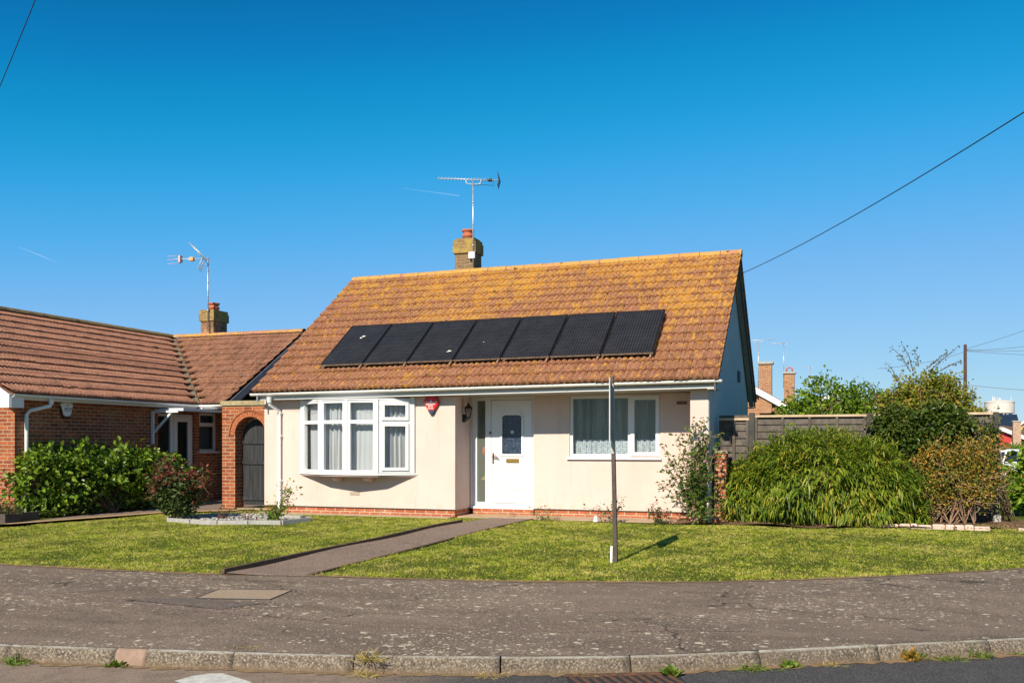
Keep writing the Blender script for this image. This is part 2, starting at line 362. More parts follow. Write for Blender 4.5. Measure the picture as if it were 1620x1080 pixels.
def lawn_mat():
    m = N("lawn_turf"); v = m.obj()
    big = m.noise(v, .8, 4, .6); med = m.noise(m.mapv(v, (1, .7, 1)), 5, 6, .7); fine = m.noise(v, 70, 4, .7)
    c = m.ramp(m.math('ADD', m.math('MULTIPLY', big, .5), m.math('MULTIPLY', med, .5)), [(.3, (.06, .10, .012)), (.5, (.15, .185, .025)), (.62, (.27, .26, .05)), (.75, (.40, .32, .12))])
    c = m.mix(m.rng(fine, .35, .6, .6, 0), c, (.03, .045, .01))
    m.base(c); m.rough(.95); m.spec(.1); m.bump(m.math('ADD', fine, med), 1.0, .05); return m.m
LAWN = lawn_mat()
def blade_mat():
    m = N("grass_blades"); g = m.rand(); v = m.obj()
    big = m.noise(v, .8, 4, .6); med = m.noise(m.mapv(v, (1, .6, 1)), 7.5, 6, .72)
    f = m.math('ADD', m.math('ADD', m.math('MULTIPLY', big, .5), m.math('MULTIPLY', m.rng(med, .30, .70, .0, 1.0, False), .62)), m.math('MULTIPLY', g, .34))
    c = m.ramp(f, [(.36, (.13, .22, .012)), (.58, (.30, .37, .028)), (.80, (.54, .52, .075)), (.95, (.68, .56, .20))])
    m.base(c); m.rough(.6); m.spec(.25)
    t = m.n("BsdfTranslucent"); m.l(c, t.inputs[0]); mx = m.n("MixShader"); mx.inputs[0].default_value = .35
    m.l(m.b.outputs[0], mx.inputs[1]); m.l(t.outputs[0], mx.inputs[2]); m.l(mx.outputs[0], m.out.inputs[0]); return m.m
BLADE = blade_mat()

def curtain_mat(name, c, alpha, lace_z=None):
    m = N(name); v = m.obj(); m.t.nodes.remove(m.b)
    d = m.n("BsdfDiffuse"); m.val(d.inputs[0], c)
    t = m.n("BsdfTranslucent"); m.val(t.inputs[0], c)
    mx = m.n("MixShader"); mx.inputs[0].default_value = .35; m.l(d.outputs[0], mx.inputs[1]); m.l(t.outputs[0], mx.inputs[2])
    tr = m.n("BsdfTransparent"); m2 = m.n("MixShader")
    if lace_z is None: m2.inputs[0].default_value = alpha
    else:
        x, y, z = m.sep(v)
        low = m.rng(m.math('ADD', z, m.math('MULTIPLY', m.math('SINE', m.math('MULTIPLY', x, 42.)), .015)), lace_z + .01, lace_z - .01)
        vo = m.vor(m.comb(x, m.math('MULTIPLY', z, 1.), 0.), 26, .35)
        hol = m.rng(vo["Distance"], .26, .40, .35, .97)
        st = m.math('MULTIPLY', m.rng(m.noise(m.comb(x, 0., m.math('MULTIPLY', z, .04)), 17, 3, .6), .35, .68, .12, 1.), alpha)
        m.l(m.math('ADD', m.math('MULTIPLY', low, m.math('SUBTRACT', hol, st)), st), m2.inputs[0])
    m.l(tr.outputs[0], m2.inputs[1]); m.l(mx.outputs[0], m2.inputs[2]); m.l(m2.outputs[0], m.out.inputs[0])
    return m.m
CURT = curtain_mat("pale_grey_curtain", (.74, .71, .71), 1.0)
NET = curtain_mat("white_net_lace", (.74, .77, .80), .40, 1.50)
NCURT = curtain_mat("dim_net", (.5, .53, .55), .55)

# ------------------------------------------------------------------ mesh builder
class MB:
    def __init__(s): s.v = []; s.f = []; s.sm = []
    def quad(s, *p, smooth=False):
        i = len(s.v); s.v += [tuple(q) for q in p]; s.f.append(tuple(range(i, i + len(p)))); s.sm.append(smooth); return s
    def box(s, x0, x1, y0, y1, z0, z1, ch=0):
        if x0 > x1: x0, x1 = x1, x0
        if y0 > y1: y0, y1 = y1, y0
        if z0 > z1: z0, z1 = z1, z0
        return s.prism([(x0, y0), (x1, y0), (x1, y1), (x0, y1)], z0, z1, ch=ch)
    def prism(s, poly, a, b, axis='z', ch=0):
        """polygon (ccw) swept along an axis; ch = small chamfer on both rims"""
        def P(p, t):
            if axis == 'z': return (p[0], p[1], t)
            if axis == 'y': return (p[0], t, p[1])
            return (t, p[0], p[1])
        n = len(poly); cx = sum(p[0] for p in poly) / n; cy = sum(p[1] for p in poly) / n
        def ins(p, d):
            dx, dy = p[0] - cx, p[1] - cy; L = math.hypot(dx, dy) or 1
            return (p[0] - dx / L * d * 1.4, p[1] - dy / L * d * 1.4)
        rings = [(poly, a), (poly, b)] if not ch else [([ins(p, ch) for p in poly], a), (poly, a + ch), (poly, b - ch), ([ins(p, ch) for p in poly], b)]
        i0 = len(s.v)
        for pl, t in rings: s.v += [P(p, t) for p in pl]
        R = len(rings)
        for r in range(R - 1):
            for k in range(n):
                k2 = (k + 1) % n
                s.f.append((i0 + r * n + k, i0 + r * n + k2, i0 + (r + 1) * n + k2, i0 + (r + 1) * n + k)); s.sm.append(False)
        s.f.append(tuple(i0 + k for k in reversed(range(n)))); s.sm.append(False)
        s.f.append(tuple(i0 + (R - 1) * n + k for k in range(n))); s.sm.append(False)
        return s
    def obox(s, A, B, z0, z1, t, off=0):
        """upright slab between plan points A and B, thickness t, moved off along its left normal"""
        d = Vector((B[0] - A[0], B[1] - A[1])); d.normalize(); nrm = Vector((-d.y, d.x))
        A = Vector(A[:2]) + nrm * off; B = Vector(B[:2]) + nrm * off; h = nrm * t / 2
        return s.prism([tuple(A - h), tuple(B - h), tuple(B + h), tuple(A + h)], z0, z1)
    def bar(s, p, q, w, h=None, up=(0, 0, 1)):
        p = Vector(p); q = Vector(q); h = h or w; d = (q - p).normalized(); u = Vector(up)
        if abs(d.dot(u)) > .95: u = Vector((0, 1, 0))
        a = d.cross(u).normalized() * w / 2; b = a.cross(d).normalized() * h / 2
        i = len(s.v)
        for c in (p, q): s.v += [tuple(c - a - b), tuple(c + a - b), tuple(c + a + b), tuple(c - a + b)]
        for f in ((0, 1, 5, 4), (1, 2, 6, 5), (2, 3, 7, 6), (3, 0, 4, 7), (3, 2, 1, 0), (4, 5, 6, 7)):
            s.f.append(tuple(i + k for k in f)); s.sm.append(False)
        return s
    def tube(s, pts, r, n=8, cap=True, smooth=True):
        pts = [Vector(p) for p in pts]; rs = r if hasattr(r, '__len__') else [r] * len(pts)
        i0 = len(s.v); prev = None
        for k, p in enumerate(pts):
            d = (pts[min(k + 1, len(pts) - 1)] - pts[max(k - 1, 0)]); d = d.normalized() if d.length > 1e-9 else Vector((0, 0, 1))
            if prev is None:
                u = Vector((0, 0, 1)) if abs(d.z) < .9 else Vector((1, 0, 0)); a = d.cross(u).normalized()
            else:
                a = prev - d * prev.dot(d); a = a.normalized() if a.length > 1e-6 else d.orthogonal().normalized()
            prev = a; b = d.cross(a)
            for j in range(n):
                t = 2 * math.pi * j / n; s.v.append(tuple(p + a * math.cos(t) * rs[k] + b * math.sin(t) * rs[k]))
        for k in range(len(pts) - 1):
            for j in range(n):
                j2 = (j + 1) % n
                s.f.append((i0 + k * n + j, i0 + k * n + j2, i0 + (k + 1) * n + j2, i0 + (k + 1) * n + j)); s.sm.append(smooth)
        if cap:
            s.f.append(tuple(i0 + j for j in reversed(range(n)))); s.sm.append(False)
            e = i0 + (len(pts) - 1) * n; s.f.append(tuple(e + j for j in range(n))); s.sm.append(False)
        return s
    def lathe(s, prof, c, n=24, smooth=True, ph=0):
        i0 = len(s.v)
        for r, z in prof:
            for j in range(n):
                t = 2 * math.pi * j / n + ph; s.v.append((c[0] + r * math.cos(t), c[1] + r * math.sin(t), c[2] + z))
        for k in range(len(prof) - 1):
            for j in range(n):
                j2 = (j + 1) % n
                s.f.append((i0 + k * n + j, i0 + k * n + j2, i0 + (k + 1) * n + j2, i0 + (k + 1) * n + j)); s.sm.append(smooth)
        s.f.append(tuple(i0 + j for j in reversed(range(n)))); s.sm.append(False)
        e = i0 + (len(prof) - 1) * n; s.f.append(tuple(e + j for j in range(n))); s.sm.append(False)
        return s
    def wall(s, origin, U, Nrm, w, h, t, holes=()):
        """upright wall with rectangular holes: U along, Nrm outward, holes (u0,u1,z0,z1); z relative to origin"""
        o = Vector(origin); U = Vector(U); Nn = Vector(Nrm) * -t; Z = Vector((0, 0, 1))
        us = sorted({0, w, *[q for a in holes for q in a[:2]]}); zs = sorted({0, h, *[q for a in holes for q in a[2:]]})
        def solid(i, j):
            if i < 0 or j < 0 or i >= len(us) - 1 or j >= len(zs) - 1: return False
            u = (us[i] + us[i + 1]) / 2; z = (zs[j] + zs[j + 1]) / 2
            return not any(a[0] < u < a[1] and a[2] < z < a[3] for a in holes)
        for i in range(len(us) - 1):
            for j in range(len(zs) - 1):
                if not solid(i, j): continue
                p = [o + U * us[a] + Z * zs[b] for a, b in ((i, j), (i + 1, j), (i + 1, j + 1), (i, j + 1))]; q = [k + Nn for k in p]
                s.quad(*p); s.quad(*reversed(q))
                for k, (di, dj) in enumerate(((0, -1), (1, 0), (0, 1), (-1, 0))):
                    if not solid(i + di, j + dj): s.quad(p[k], q[k], q[(k + 1) % 4], p[(k + 1) % 4])
        return s
    def arr(s, V, F, smooth=False):
        i = len(s.v); s.v += [tuple(map(float, q)) for q in V]
        for f in F: s.f.append(tuple(int(k) + i for k in f)); s.sm.append(smooth)
        return s
    def tilt(s, x0, k):
        s.v = [(a, b, c + k * (a - x0)) for a, b, c in s.v]; return s
    def build(s, name, mat, parent=None, label=None):
        o_ = wloc(parent) if parent else Vector((0, 0, 0))
        me = bpy.data.meshes.new(name)
        me.from_pydata([(a[0] - o_.x, a[1] - o_.y, a[2] - o_.z) for a in s.v], [], s.f)
        me.polygons.foreach_set("use_smooth", s.sm); me.materials.append(mat); me.update()
        o = bpy.data.objects.new(name, me); COL.objects.link(o)
        if parent: o.parent = parent
        if label: o["label"] = label
        return o
def wloc(o):
    v = Vector((0, 0, 0))
    while o: v += o.location; o = o.parent
    return v
def tag(o, label, cat, group=None, kind=None):
    o["label"] = label; o["category"] = cat
    if group: o["group"] = group
    if kind: o["kind"] = kind
    return o
def thing(name, label, cat, loc=(0, 0, 0), group=None):
    o = bpy.data.objects.new(name, None); COL.objects.link(o); o.location = loc; o.empty_display_size = .2
    return tag(o, label, cat, group)
def struct(name, mb, mat, kind='structure', label=None):
    o = mb.build(name, mat); o["kind"] = kind
    if label: o["label"] = label
    return o
def copy_tree(o, parent=None):
    c = o.copy(); COL.objects.link(c)
    if parent: c.parent = parent
    for ch in list(o.children): copy_tree(ch, c)
    return c
def np_mesh(name, V, F, mat, parent=None, smooth=False):
    """big mesh from numpy arrays: V (n,3), F (m,k)"""
    o_ = wloc(parent) if parent else Vector((0, 0, 0))
    V = np.asarray(V, np.float32) - np.array(o_, np.float32); F = np.asarray(F, np.int32); m, k = F.shape
    me = bpy.data.meshes.new(name); me.vertices.add(len(V)); me.vertices.foreach_set("co", V.ravel())
    me.loops.add(m * k); me.loops.foreach_set("vertex_index", F.ravel())
    me.polygons.add(m); me.polygons.foreach_set("loop_start", np.arange(0, m * k, k, dtype=np.int32))
    me.polygons.foreach_set("loop_total", np.full(m, k, np.int32))
    me.polygons.foreach_set("use_smooth", np.full(m, smooth, bool))
    me.update(calc_edges=True); me.materials.append(mat)
    o = bpy.data.objects.new(name, me); COL.objects.link(o)
    if parent: o.parent = parent
    return o

# ------------------------------------------------------------------ ground
EX = np.array([-60, -26, -15, -10.26, -8.78, -7.32, -5.93, -3.55, -1.64, -.15, .92, 2.24, 4.3, 6.3, 7.6, 8.5])
EY = np.array([9.2, 9.2, 9.3, 9.41, 9.44, 9.52, 9.80, 10.11, 10.71, 11.49, 12.25, 13.31, 15.6, 19, 23, 28])
KX = np.array([-60, -20, -12, -9, -6.25, -5.47, -4.69, -3.51, -2.32, -1.44, -.33, .37, 1.45, 4, 7, 9.5, 10.8])
KY = np.array([4.4, 4.5, 4.85, 5.25, 5.73, 5.87, 6.02, 6.27, 6.61, 6.94, 7.57, 8.0, 8.63, 10.5, 13.6, 18.5, 26])
def smooth_curve(X, Y):
    xs = np.linspace(X[0], X[-1], 1400); ys = np.interp(xs, X, Y)
    k = np.ones(15) / 15; yp = np.convolve(np.pad(ys, 7, 'edge'), k, 'valid')
    return lambda x: np.interp(x, xs, yp)
ye = smooth_curve(EX, EY); yk = smooth_curve(KX, KY)
def lump(x, y): return .012 * np.sin(1.7 * x + .6 * y) * np.cos(1.3 * y - .4 * x) + .007 * np.sin(4.1 * x - 2.3 * y)
def gz(x, y):
    t = np.clip((y - ye(x)) / np.maximum(16 - ye(x), .5), 0, 1)
    return -.14 * (1 - t) ** 1.2 + lump(x, y) * np.clip((16.2 - y) / 1.5, 0, 1) * np.clip(t * 12, 0, 1) - .015 * np.clip(t * 3, 0, 1)
def grid(xs, y0f, y1f, ny, zf, mb=None):
    mb = mb or MB(); V = []; F = []
    for x in xs:
        for y in np.linspace(y0f(x), y1f(x), ny): V.append((x, y, zf(x, y)))
    n = ny
    for i in range(len(xs) - 1):
        for j in range(ny - 1): F.append((i * n + j, (i + 1) * n + j, (i + 1) * n + j + 1, i * n + j + 1))
    return mb.arr(V, F, True)
g = MB(); g.quad((-3000, -3000, -.40), (3000, -3000, -.40), (3000, 3000, -.40), (-3000, 3000, -.40))
struct("ground", g, simple("distant_ground", (.09, .10, .035), (.14, .12, .06), .05, .95))
xs = np.concatenate([np.arange(-60, -20, 2.), np.arange(-20, 8.31, .18)])
struct("lawn", grid(xs, lambda x: float(ye(x)), lambda x: 30., 70, lambda x, y: float(gz(x, y))), LAWN)
def pz(x, y):
    a = float(yk(x)); b = float(ye(x)); t = (y - a) / max(b - a, .1)
    return -.164 + .019 * t + .006 * math.sin(2.1 * x + 1.7 * y) * math.sin(1.1 * x)*min(1,max(0,t*5))*min(1,max(0,(1-t)*5))
xs = np.concatenate([np.arange(-60, -16, 2.), np.arange(-16, 10.6, .2)])
struct("pavement", grid(xs, lambda x: float(yk(x)) + .036, lambda x: min(float(ye(x)), 26.) + .05 if x < 8.4 else 26.5, 18, pz), PAVE)
rd = MB(); xs = np.arange(-60, 60.1, .5)
rd = grid(xs, lambda x: -14., lambda x: float(yk(x)) + .06 if x < 10.8 else 40., 30, lambda x, y: -.285)
struct("road", rd, ROADM)
struct("side_road", MB().quad((11.2, 41, -.38), (30, 41, -.38), (30, 120, -.38), (5, 120, -.38), (4, 41, -.38)), FARROAD)
# bedding strip of dry debris in the channel and at the back of the pavement
def ribbon(f, x0, x1, dx, a, b, zf, seed, jit):
    r = np.random.default_rng(seed); xs = np.arange(x0, x1, dx); mb = MB(); V = []; F = []
    for x in xs:
        ja, jb = r.uniform(0, jit, 2); V += [(x, f(x) + a + ja, zf(x, f(x) + a + ja)), (x, f(x) + b + jb, zf(x, f(x) + b + jb))]
    for i in range(len(xs) - 1): F.append((2 * i, 2 * i + 2, 2 * i + 3, 2 * i + 1))
    return mb.arr(V, F, True)
DEBRIS = simple("dry_debris", (.30, .20, .11), (.17, .12, .075), 14, .95, .8, 60, .1)
struct("gutter_debris", ribbon(lambda x: float(yk(x)), -8, 3.5, .06, -.16, -.05, lambda x, y: -.281, 3, .10), DEBRIS)
struct("verge_soil", ribbon(lambda x: float(ye(x)), -16, 6, .07, -.10, .06, lambda x, y: max(pz(x, y), -.15) + .006, 4, .07), DEBRIS)
# kerb stones with joints
kb = MB(); r = random.Random(2)
pts = []; x = -8.0; cutstone = None
def kpt(x): return Vector((x, float(yk(x))))
JO = [-8.9, -7.95, -7.05, -6.17, -5.28, -5.03, -4.34, -3.42, -2.36, -1.45, -.55, .32, 1.18, 2.0, 2.8, 3.6, 4.4, 5.1]
JO = list(np.arange(-20, -9.2, .92)) + JO + list(np.arange(5.8, 10.7, .6))
kd = MB(); pk = MB()
for i in range(len(JO) - 1):
    n = 14; tgt = pk if abs(JO[i] + 5.28) < .01 else kb
    dz = r.uniform(-.003, .003)
    ring = []
    for k in range(n + 1):
        x = JO[i] + .006 + (JO[i + 1] - JO[i] - .012) * k / n; p = kpt(x); d = (kpt(x + .02) - kpt(x - .02)).normalized(); nn = Vector((-d.y, d.x))
        jt = lambda: r.uniform(-.007, .007)
        prof = [(-.035, -.30), (-.022 + jt(), -.235), (-.006 + jt(), -.195), (.012 + jt(), -.172), (.035, -.166), (.115, -.166), (.125, -.30)]
        ring.append([(p.x + nn.x * a, p.y + nn.y * a, z + dz) for a, z in prof])
    V = [q for rr in ring for q in rr]; m_ = 7; F = []
    for k in range(n):
        for j in range(m_ - 1): F.append((k * m_ + j, (k + 1) * m_ + j, (k + 1) * m_ + j + 1, k * m_ + j + 1))
    F += [tuple(range(m_)), tuple(n * m_ + j for j in reversed(range(m_)))]
    tgt.arr(V, F, True)
struct("kerb", kb, KERB)
struct("kerb_patch", pk, simple("pinkish_cut_kerb", (.36, .24, .18), (.26, .18, .14), 8, .9, .6, 60, .15))
# tarmac patches on the pavement
def patch(name, poly, mat, dz=.004):
    mb = MB(); n = len(poly); c = (sum(p[0] for p in poly) / n, sum(p[1] for p in poly) / n)
    mb.quad(*[(p[0], p[1], pz(*p) + dz) for p in poly]); return struct(name, mb, mat)
trench = [(-9.6, 7.70), (-8.48, 7.77), (-7.39, 7.72), (-5.99, 7.50), (-5.25, 7.46), (-4.13, 7.38), (-3.19, 7.46), (-2.14, 7.7), (-1.13, 8.06), (-.52, 8.2)]
mb = MB(); rr_ = np.random.default_rng(8)
tx = np.arange(-9.6, -.5, .12); ty = np.interp(tx, [p[0] for p in trench], [p[1] for p in trench]); V = []; F = []
for i, (a, b) in enumerate(zip(tx, ty)):
    w = .05 + .014 * math.sin(a * 3); V += [(a, b - w + rr_.uniform(-.02, .02), pz(a, b - w) + .0025), (a, b + w + rr_.uniform(-.01, .01), pz(a, b + w) + .0025)]
for i in range(len(tx) - 1): F.append((2 * i, 2 * i + 2, 2 * i + 3, 2 * i + 1))
struct("tarmac_seam", mb.arr(V, F, True), PATCH)
mb = MB(); V = []; F = []
for i, k in enumerate(np.linspace(0, 1, 14)):
    a, b = -8.0 + 1.35 * k, 7.78 + 1.0 * k; V += [(a, b, pz(a, b) + .0025), (a + .03, b - .07 - .02 * math.sin(9 * k), pz(a, b - .07) + .0025)]
for i in range(13): F.append((2 * i, 2 * i + 1, 2 * i + 3, 2 * i + 2))
struct("tarmac_seam", mb.arr(V, F, True), PATCH)
patch("tarmac_patch", [(-6.75, 7.72), (-5.55, 7.58), (-5.35, 7.98), (-6.35, 8.02)], DARKPATCH)

# garden path, its edging boards, aprons, driveway
PX0 = lambda y: -6.96 + (y - 9.66) * .086
PX1 = lambda y: -5.93 + (y - 9.84) * .064
ys = np.arange(9.2, 17.83, .25)
mb = MB(); V = []; F = []
for y in ys: V += [(PX0(y), y, float(gz(PX0(y), y)) + .012), (PX1(y), y, float(gz(PX1(y), y)) + .012)]
V = [(x, max(y, float(ye(x)) - .04), (pz(x, float(ye(x)) - .04) + .006) if y <= float(ye(x)) - .04 else min(z, .005) if y > 16 else z) for x, y, z in V]
for i in range(len(ys) - 1): F.append((2 * i, 2 * i + 1, 2 * i + 3, 2 * i + 2))
struct("garden_path", mb.arr(V, F, True), PATH)
def edging(name, label, x, y0, y1, h, seed):
    r = random.Random(seed); xf = x; x = xf(y0); t = thing(name, label, "garden edging", (x, y0, -.1)); mb = MB(); y = y0
    while y < y1 - .1:
        L = min(r.uniform(1.6, 2.0), y1 - y); x = xf(y); x1 = xf(y + L); z = (float(gz(x, y)), float(gz(x1, y + L)))
        a = r.uniform(-.008, .008)
        p0, p1 = (x + a, y + .006, z[0] + h / 2 - .03), (x1 - a, y + L - .006, z[1] + h / 2 - .03)
        mb.bar(p0, p1, .055, h + .06); y += L
    mb.build("edging_board", EDGEWOOD, t); return t
edging("path_edging", "long raised dark edging kerb along the left side of the garden path", lambda y: PX0(y) - .03, 9.60, 15.95, .055, 1)
edging("path_edging", "low edging kerb along the right side of the garden path, sunk in the grass", lambda y: PX1(y) + .03, 9.80, 17.0, .022, 2)
struct("concrete_apron", MB().box(-7.0, -2.3, 17.08, 17.9, -.08, .008).box(-11.36, -7.06, 16.78, 17.2, -.08, .003), APRON)
struct("driveway", MB().quad((-15.4, 8.2 + 1.3, -.125), (-14.35, 9.42, -.125), (-14.05, 12.9, -.012), (-13.3, 16.1, .002), (-12.3, 17.25, .008), (-11.3, 17.3, .008), (-11.3, 23, .008), (-15.4, 23, .008)), PATH)
struct("bed_soil", grid(np.arange(-2.75, 4.4, .15), lambda x: 16.95 + .1 * math.sin(3 * x) + .25 * max(0, x + .2), lambda x: 19.6, 12, lambda x, y: .012 + .02 * math.sin(5 * x + 3 * y)), SOIL)

# short mown grass: individually modelled blades, past counting
def in_lawn(x, y):
    ok = (y > ye(x) + .01) & (y < 17.0)
    ok &= ~((x > PX0(y) - .07) & (x < PX1(y) + .05 - .03 * np.sin(7 * y) * np.sin(2.3 * y)))
    ok &= ~((x > PX1(y)) & (x < -2.6) & (y > 16.78 + .10 * np.sin(2.3 * x)))
    ok &= ~((x < -7) & (x > -11.4) & (y > 16.72))
    ok &= ~((x > -2.7) & (y > 16.85 + .1 * np.sin(3 * x) + .25 * np.maximum(0, x + .2)))
    dv = np.interp(y, [9.4, 12.9, 16.1, 17.25], [-14.35, -14.05, -13.3, -12.3]); ok &= x > dv + .03
    bed = (((x + 10.6) / 1.32) ** 4 + ((y - 15.1) / .66) ** 4) < 1; ok &= ~bed
    return ok
rng = np.random.default_rng(5)
n = 620000
x = rng.uniform(-15, 5.2, n); y = rng.uniform(9.3, 19.0, n)
ok2 = in_lawn(x, np.minimum(y, 16.99)) | ((x > 2.2) & (y > ye(x)) & (y < 16.9 + .25 * (x + .2)))
patchy = .62 + .38 * np.sin(2.1 * x + np.sin(3.3 * y)) * np.sin(2.7 * y + np.sin(1.9 * x)) + .25 * np.sin(9 * x + 4 * y) * np.sin(8 * y - 3 * x)
ok2 &= rng.uniform(0, 1, n) < np.clip(patchy, .3, 1)
x = x[ok2]; y = y[ok2]; pt = patchy[ok2]
ci = rng.choice(len(x), 700, False); cx_ = np.repeat(x[ci], 34) + rng.normal(0, .035, 23800); cy_ = np.repeat(y[ci], 34) + rng.normal(0, .035, 23800); kk = in_lawn(cx_, np.minimum(cy_, 16.99))
x = np.concatenate([x, cx_[kk]]); y = np.concatenate([y, cy_[kk]]); pt = np.concatenate([pt, np.full(kk.sum(), 1.9)]); n = len(x)
edge = np.maximum(np.clip(1 - (y - ye(x)) / .22, 0, 1), .8 * np.clip(1 - np.abs(x - PX1(y) - .06) / .09, 0, 1)) * (.5 + .5 * np.sin(9 * x + 3 * y) * np.sin(7 * y + 2 * x))
h = rng.uniform(.010, .022, n) * (.75 + .5 * np.clip(pt, 0, 2.0)) + edge * rng.uniform(0, .055, n)
a = rng.uniform(0, 2 * np.pi, n); w = rng.uniform(.003, .006, n); la = rng.uniform(0, 2 * np.pi, n); ln = h * rng.uniform(.4, 2.0, n)
z = gz(x, y) - .002
B = np.stack([x, y, z], 1); sd_ = np.stack([np.cos(a) * w, np.sin(a) * w, 0 * a], 1); T = B + np.stack([np.cos(la) * ln, np.sin(la) * ln, h], 1)
V = np.stack([B - sd_, B + sd_, T], 1).reshape(-1, 3)
o = np_mesh("grass", V, np.arange(3 * n).reshape(-1, 3), BLADE); o["kind"] = "stuff"; o["label"] = "short mown grass of the front lawn"

# ------------------------------------------------------------------ roofs
def tile_roof(O, U, Vd, Nn, length, slope, gauge, roll, hroll, seed, L=lambda v: 0., R=None, spr=9, lip=.034):
    r = np.random.default_rng(seed); O, U, Vd, Nn = (np.array(q, float) for q in (O, U, Vd, Nn))
    us = np.linspace(0, length, int(length / roll * spr) + 1); prof = hroll * np.abs(np.cos(np.pi * us / roll)) ** .75
    mb = MB(); nt = int(length / (2 * roll)) + 4; nc = int(math.ceil(slope / gauge)); V = []; F = []
    R = R or (lambda v: length)
    for c in range(nc):
        ti = np.floor(us / (2 * roll) + .25).astype(int) + 1
        jh = r.normal(0, .004, nt)[ti]; jv = (r.normal(0, .005, nt) - (r.uniform(0, 1, nt) < .012) * r.uniform(.02, .05, nt))[ti]; v0 = c * gauge; v1 = min((c + 1) * gauge + .04, slope + .02)
        rows = [(v0 + jv, prof * .9 + .004), (v0 + jv, prof + .010 + lip + jh), (v0 + jv, prof + .010 + lip + jh), (np.full_like(us, v1), prof + .008)]
        base = len(V)
        for k, (vv, hh) in enumerate(rows):
            lo, hi = L(v0), R(v0); uc = np.clip(us, lo, hi)
            V += list(O + U * uc[:, None] + Vd * vv[:, None] + Nn * hh[:, None])
        m = len(us)
        lo, hi = L(v0), R(v0)
        for k in (0, 2):
            for i in range(m - 1):
                if us[i + 1] <= lo or us[i] >= hi: continue
                a = base + k * m + i; F.append((a, a + 1, a + 1 + m, a + m))
    return mb.arr(V, F, True)

# ================================================================== MAIN BUNGALOW
XL, XR, YF, YR = -11.36, -2.15, 17.04, 17.82        # wall faces: left, right, projecting front, recessed front
YG, YRI, ZE, ZR = 16.66, 20.98, 2.45, 5.475          # eaves edge, ridge
YB = 2 * YRI - YG
house = thing("bungalow", "cream rendered bungalow with a lichened brown tiled roof and white bay window", "house", (-6.7, 17.04, 0))
wl_ = MB()
PT = .135; 
wl_.wall((XL, YF, PT), (1, 0, 0), (0, -1, 0), -7.03 - XL, ZE - PT - .09, .24, [(.98, 3.40, .71, 2.20)])
wl_.wall((-7.03, YF + .24, PT), (0, 1, 0), (1, 0, 0), YR - YF - .24 + .2, ZE - PT - .07, .2)
wl_.wall((-7.028, YR, PT), (1, 0, 0), (0, -1, 0), -2.47 + 7.028, ZE - PT - .065, .2, [(.03, 1.36, -.1 + .12, 2.235), (2.095, 3.875, 1.035, 2.225)])
wl_.wall((-2.47, YF, PT), (1, 0, 0), (0, -1, 0), .32, ZE - PT - .05, YR - YF + .2)
wl_.wall((XL, YB - .38, 0), (0, -1, 0), (-1, 0, 0), YB - .38 - YF - .24, ZE, .24)
wl_.wall((XR, YB - .38, 0), (-1, 0, 0), (0, 1, 0), XR - XL, ZE, .22)
wl_.build("wall", RENDER, house)
pl = MB()
pl.wall((XL, YF + .014, -.1), (1, 0, 0), (0, -1, 0), -7.044 - XL, PT + .1, .22)
pl.wall((-7.044, YF + .234, -.1), (0, 1, 0), (1, 0, 0), .8, PT + .1, .2)
pl.wall((-5.65, YR + .014, -.1), (1, 0, 0), (0, -1, 0), -2.47 + 5.65, PT + .1, .2)
pl.wall((-2.462, YF + .014, -.1), (1, 0, 0), (0, -1, 0), .304, PT + .1, .9)
pl.build("plinth", BRICK, house)
dl = MB(); dl.box(XL, -7.03, YF - .006, YF + .02, PT - .012, PT + .004).box(-5.65, -2.47, YR - .006, YR + .02, PT - .012, PT + .004)
dl.build("shadow_strip", simple("black_shadow_strip", (.03, .028, .026), rough=.8), house)  # black strip standing in for the shadow line between render and plinth
# gable end: grey boarding down to the ground
gb = MB(); xg = XR + .012
gb.v += [(xg, YF + .02, 0), (xg, YB - .4, 0), (xg, YB - .4, ZE), (xg, YRI, ZR - .12), (xg, YF + .02, ZE), (xg - .1, YF + .02, 0), (xg - .1, YB - .4, 0), (xg - .1, YB - .4, ZE), (xg - .1, YRI, ZR - .12), (xg - .1, YF + .02, ZE)]
gb.f += [(0, 1, 2, 3, 4), (9, 8, 7, 6, 5), (0, 4, 9, 5)]; gb.sm += [False] * 3
gb.build("gable_cladding", CLAD, house, "grey blue boarded gable end")
gl = MB(); xg2 = XL + .01; gl.quad((xg2, YF, ZE), (xg2, YRI, ZR - .1), (xg2, YB - .4, ZE)); gl.build("gable_wall", RENDER, house)
vt = MB(); cy, cz = 22.35, 2.98; vt.box(xg, xg + .03, cy - .22, cy + .22, cz - .13, cz + .13)
for k in range(5): vt.box(xg + .03, xg + .045, cy - .19, cy + .19, cz - .10 + k * .045, cz - .075 + k * .045)
vt.build("gable_vent", simple("grey_vent", (.10, .115, .12), rough=.7), house)
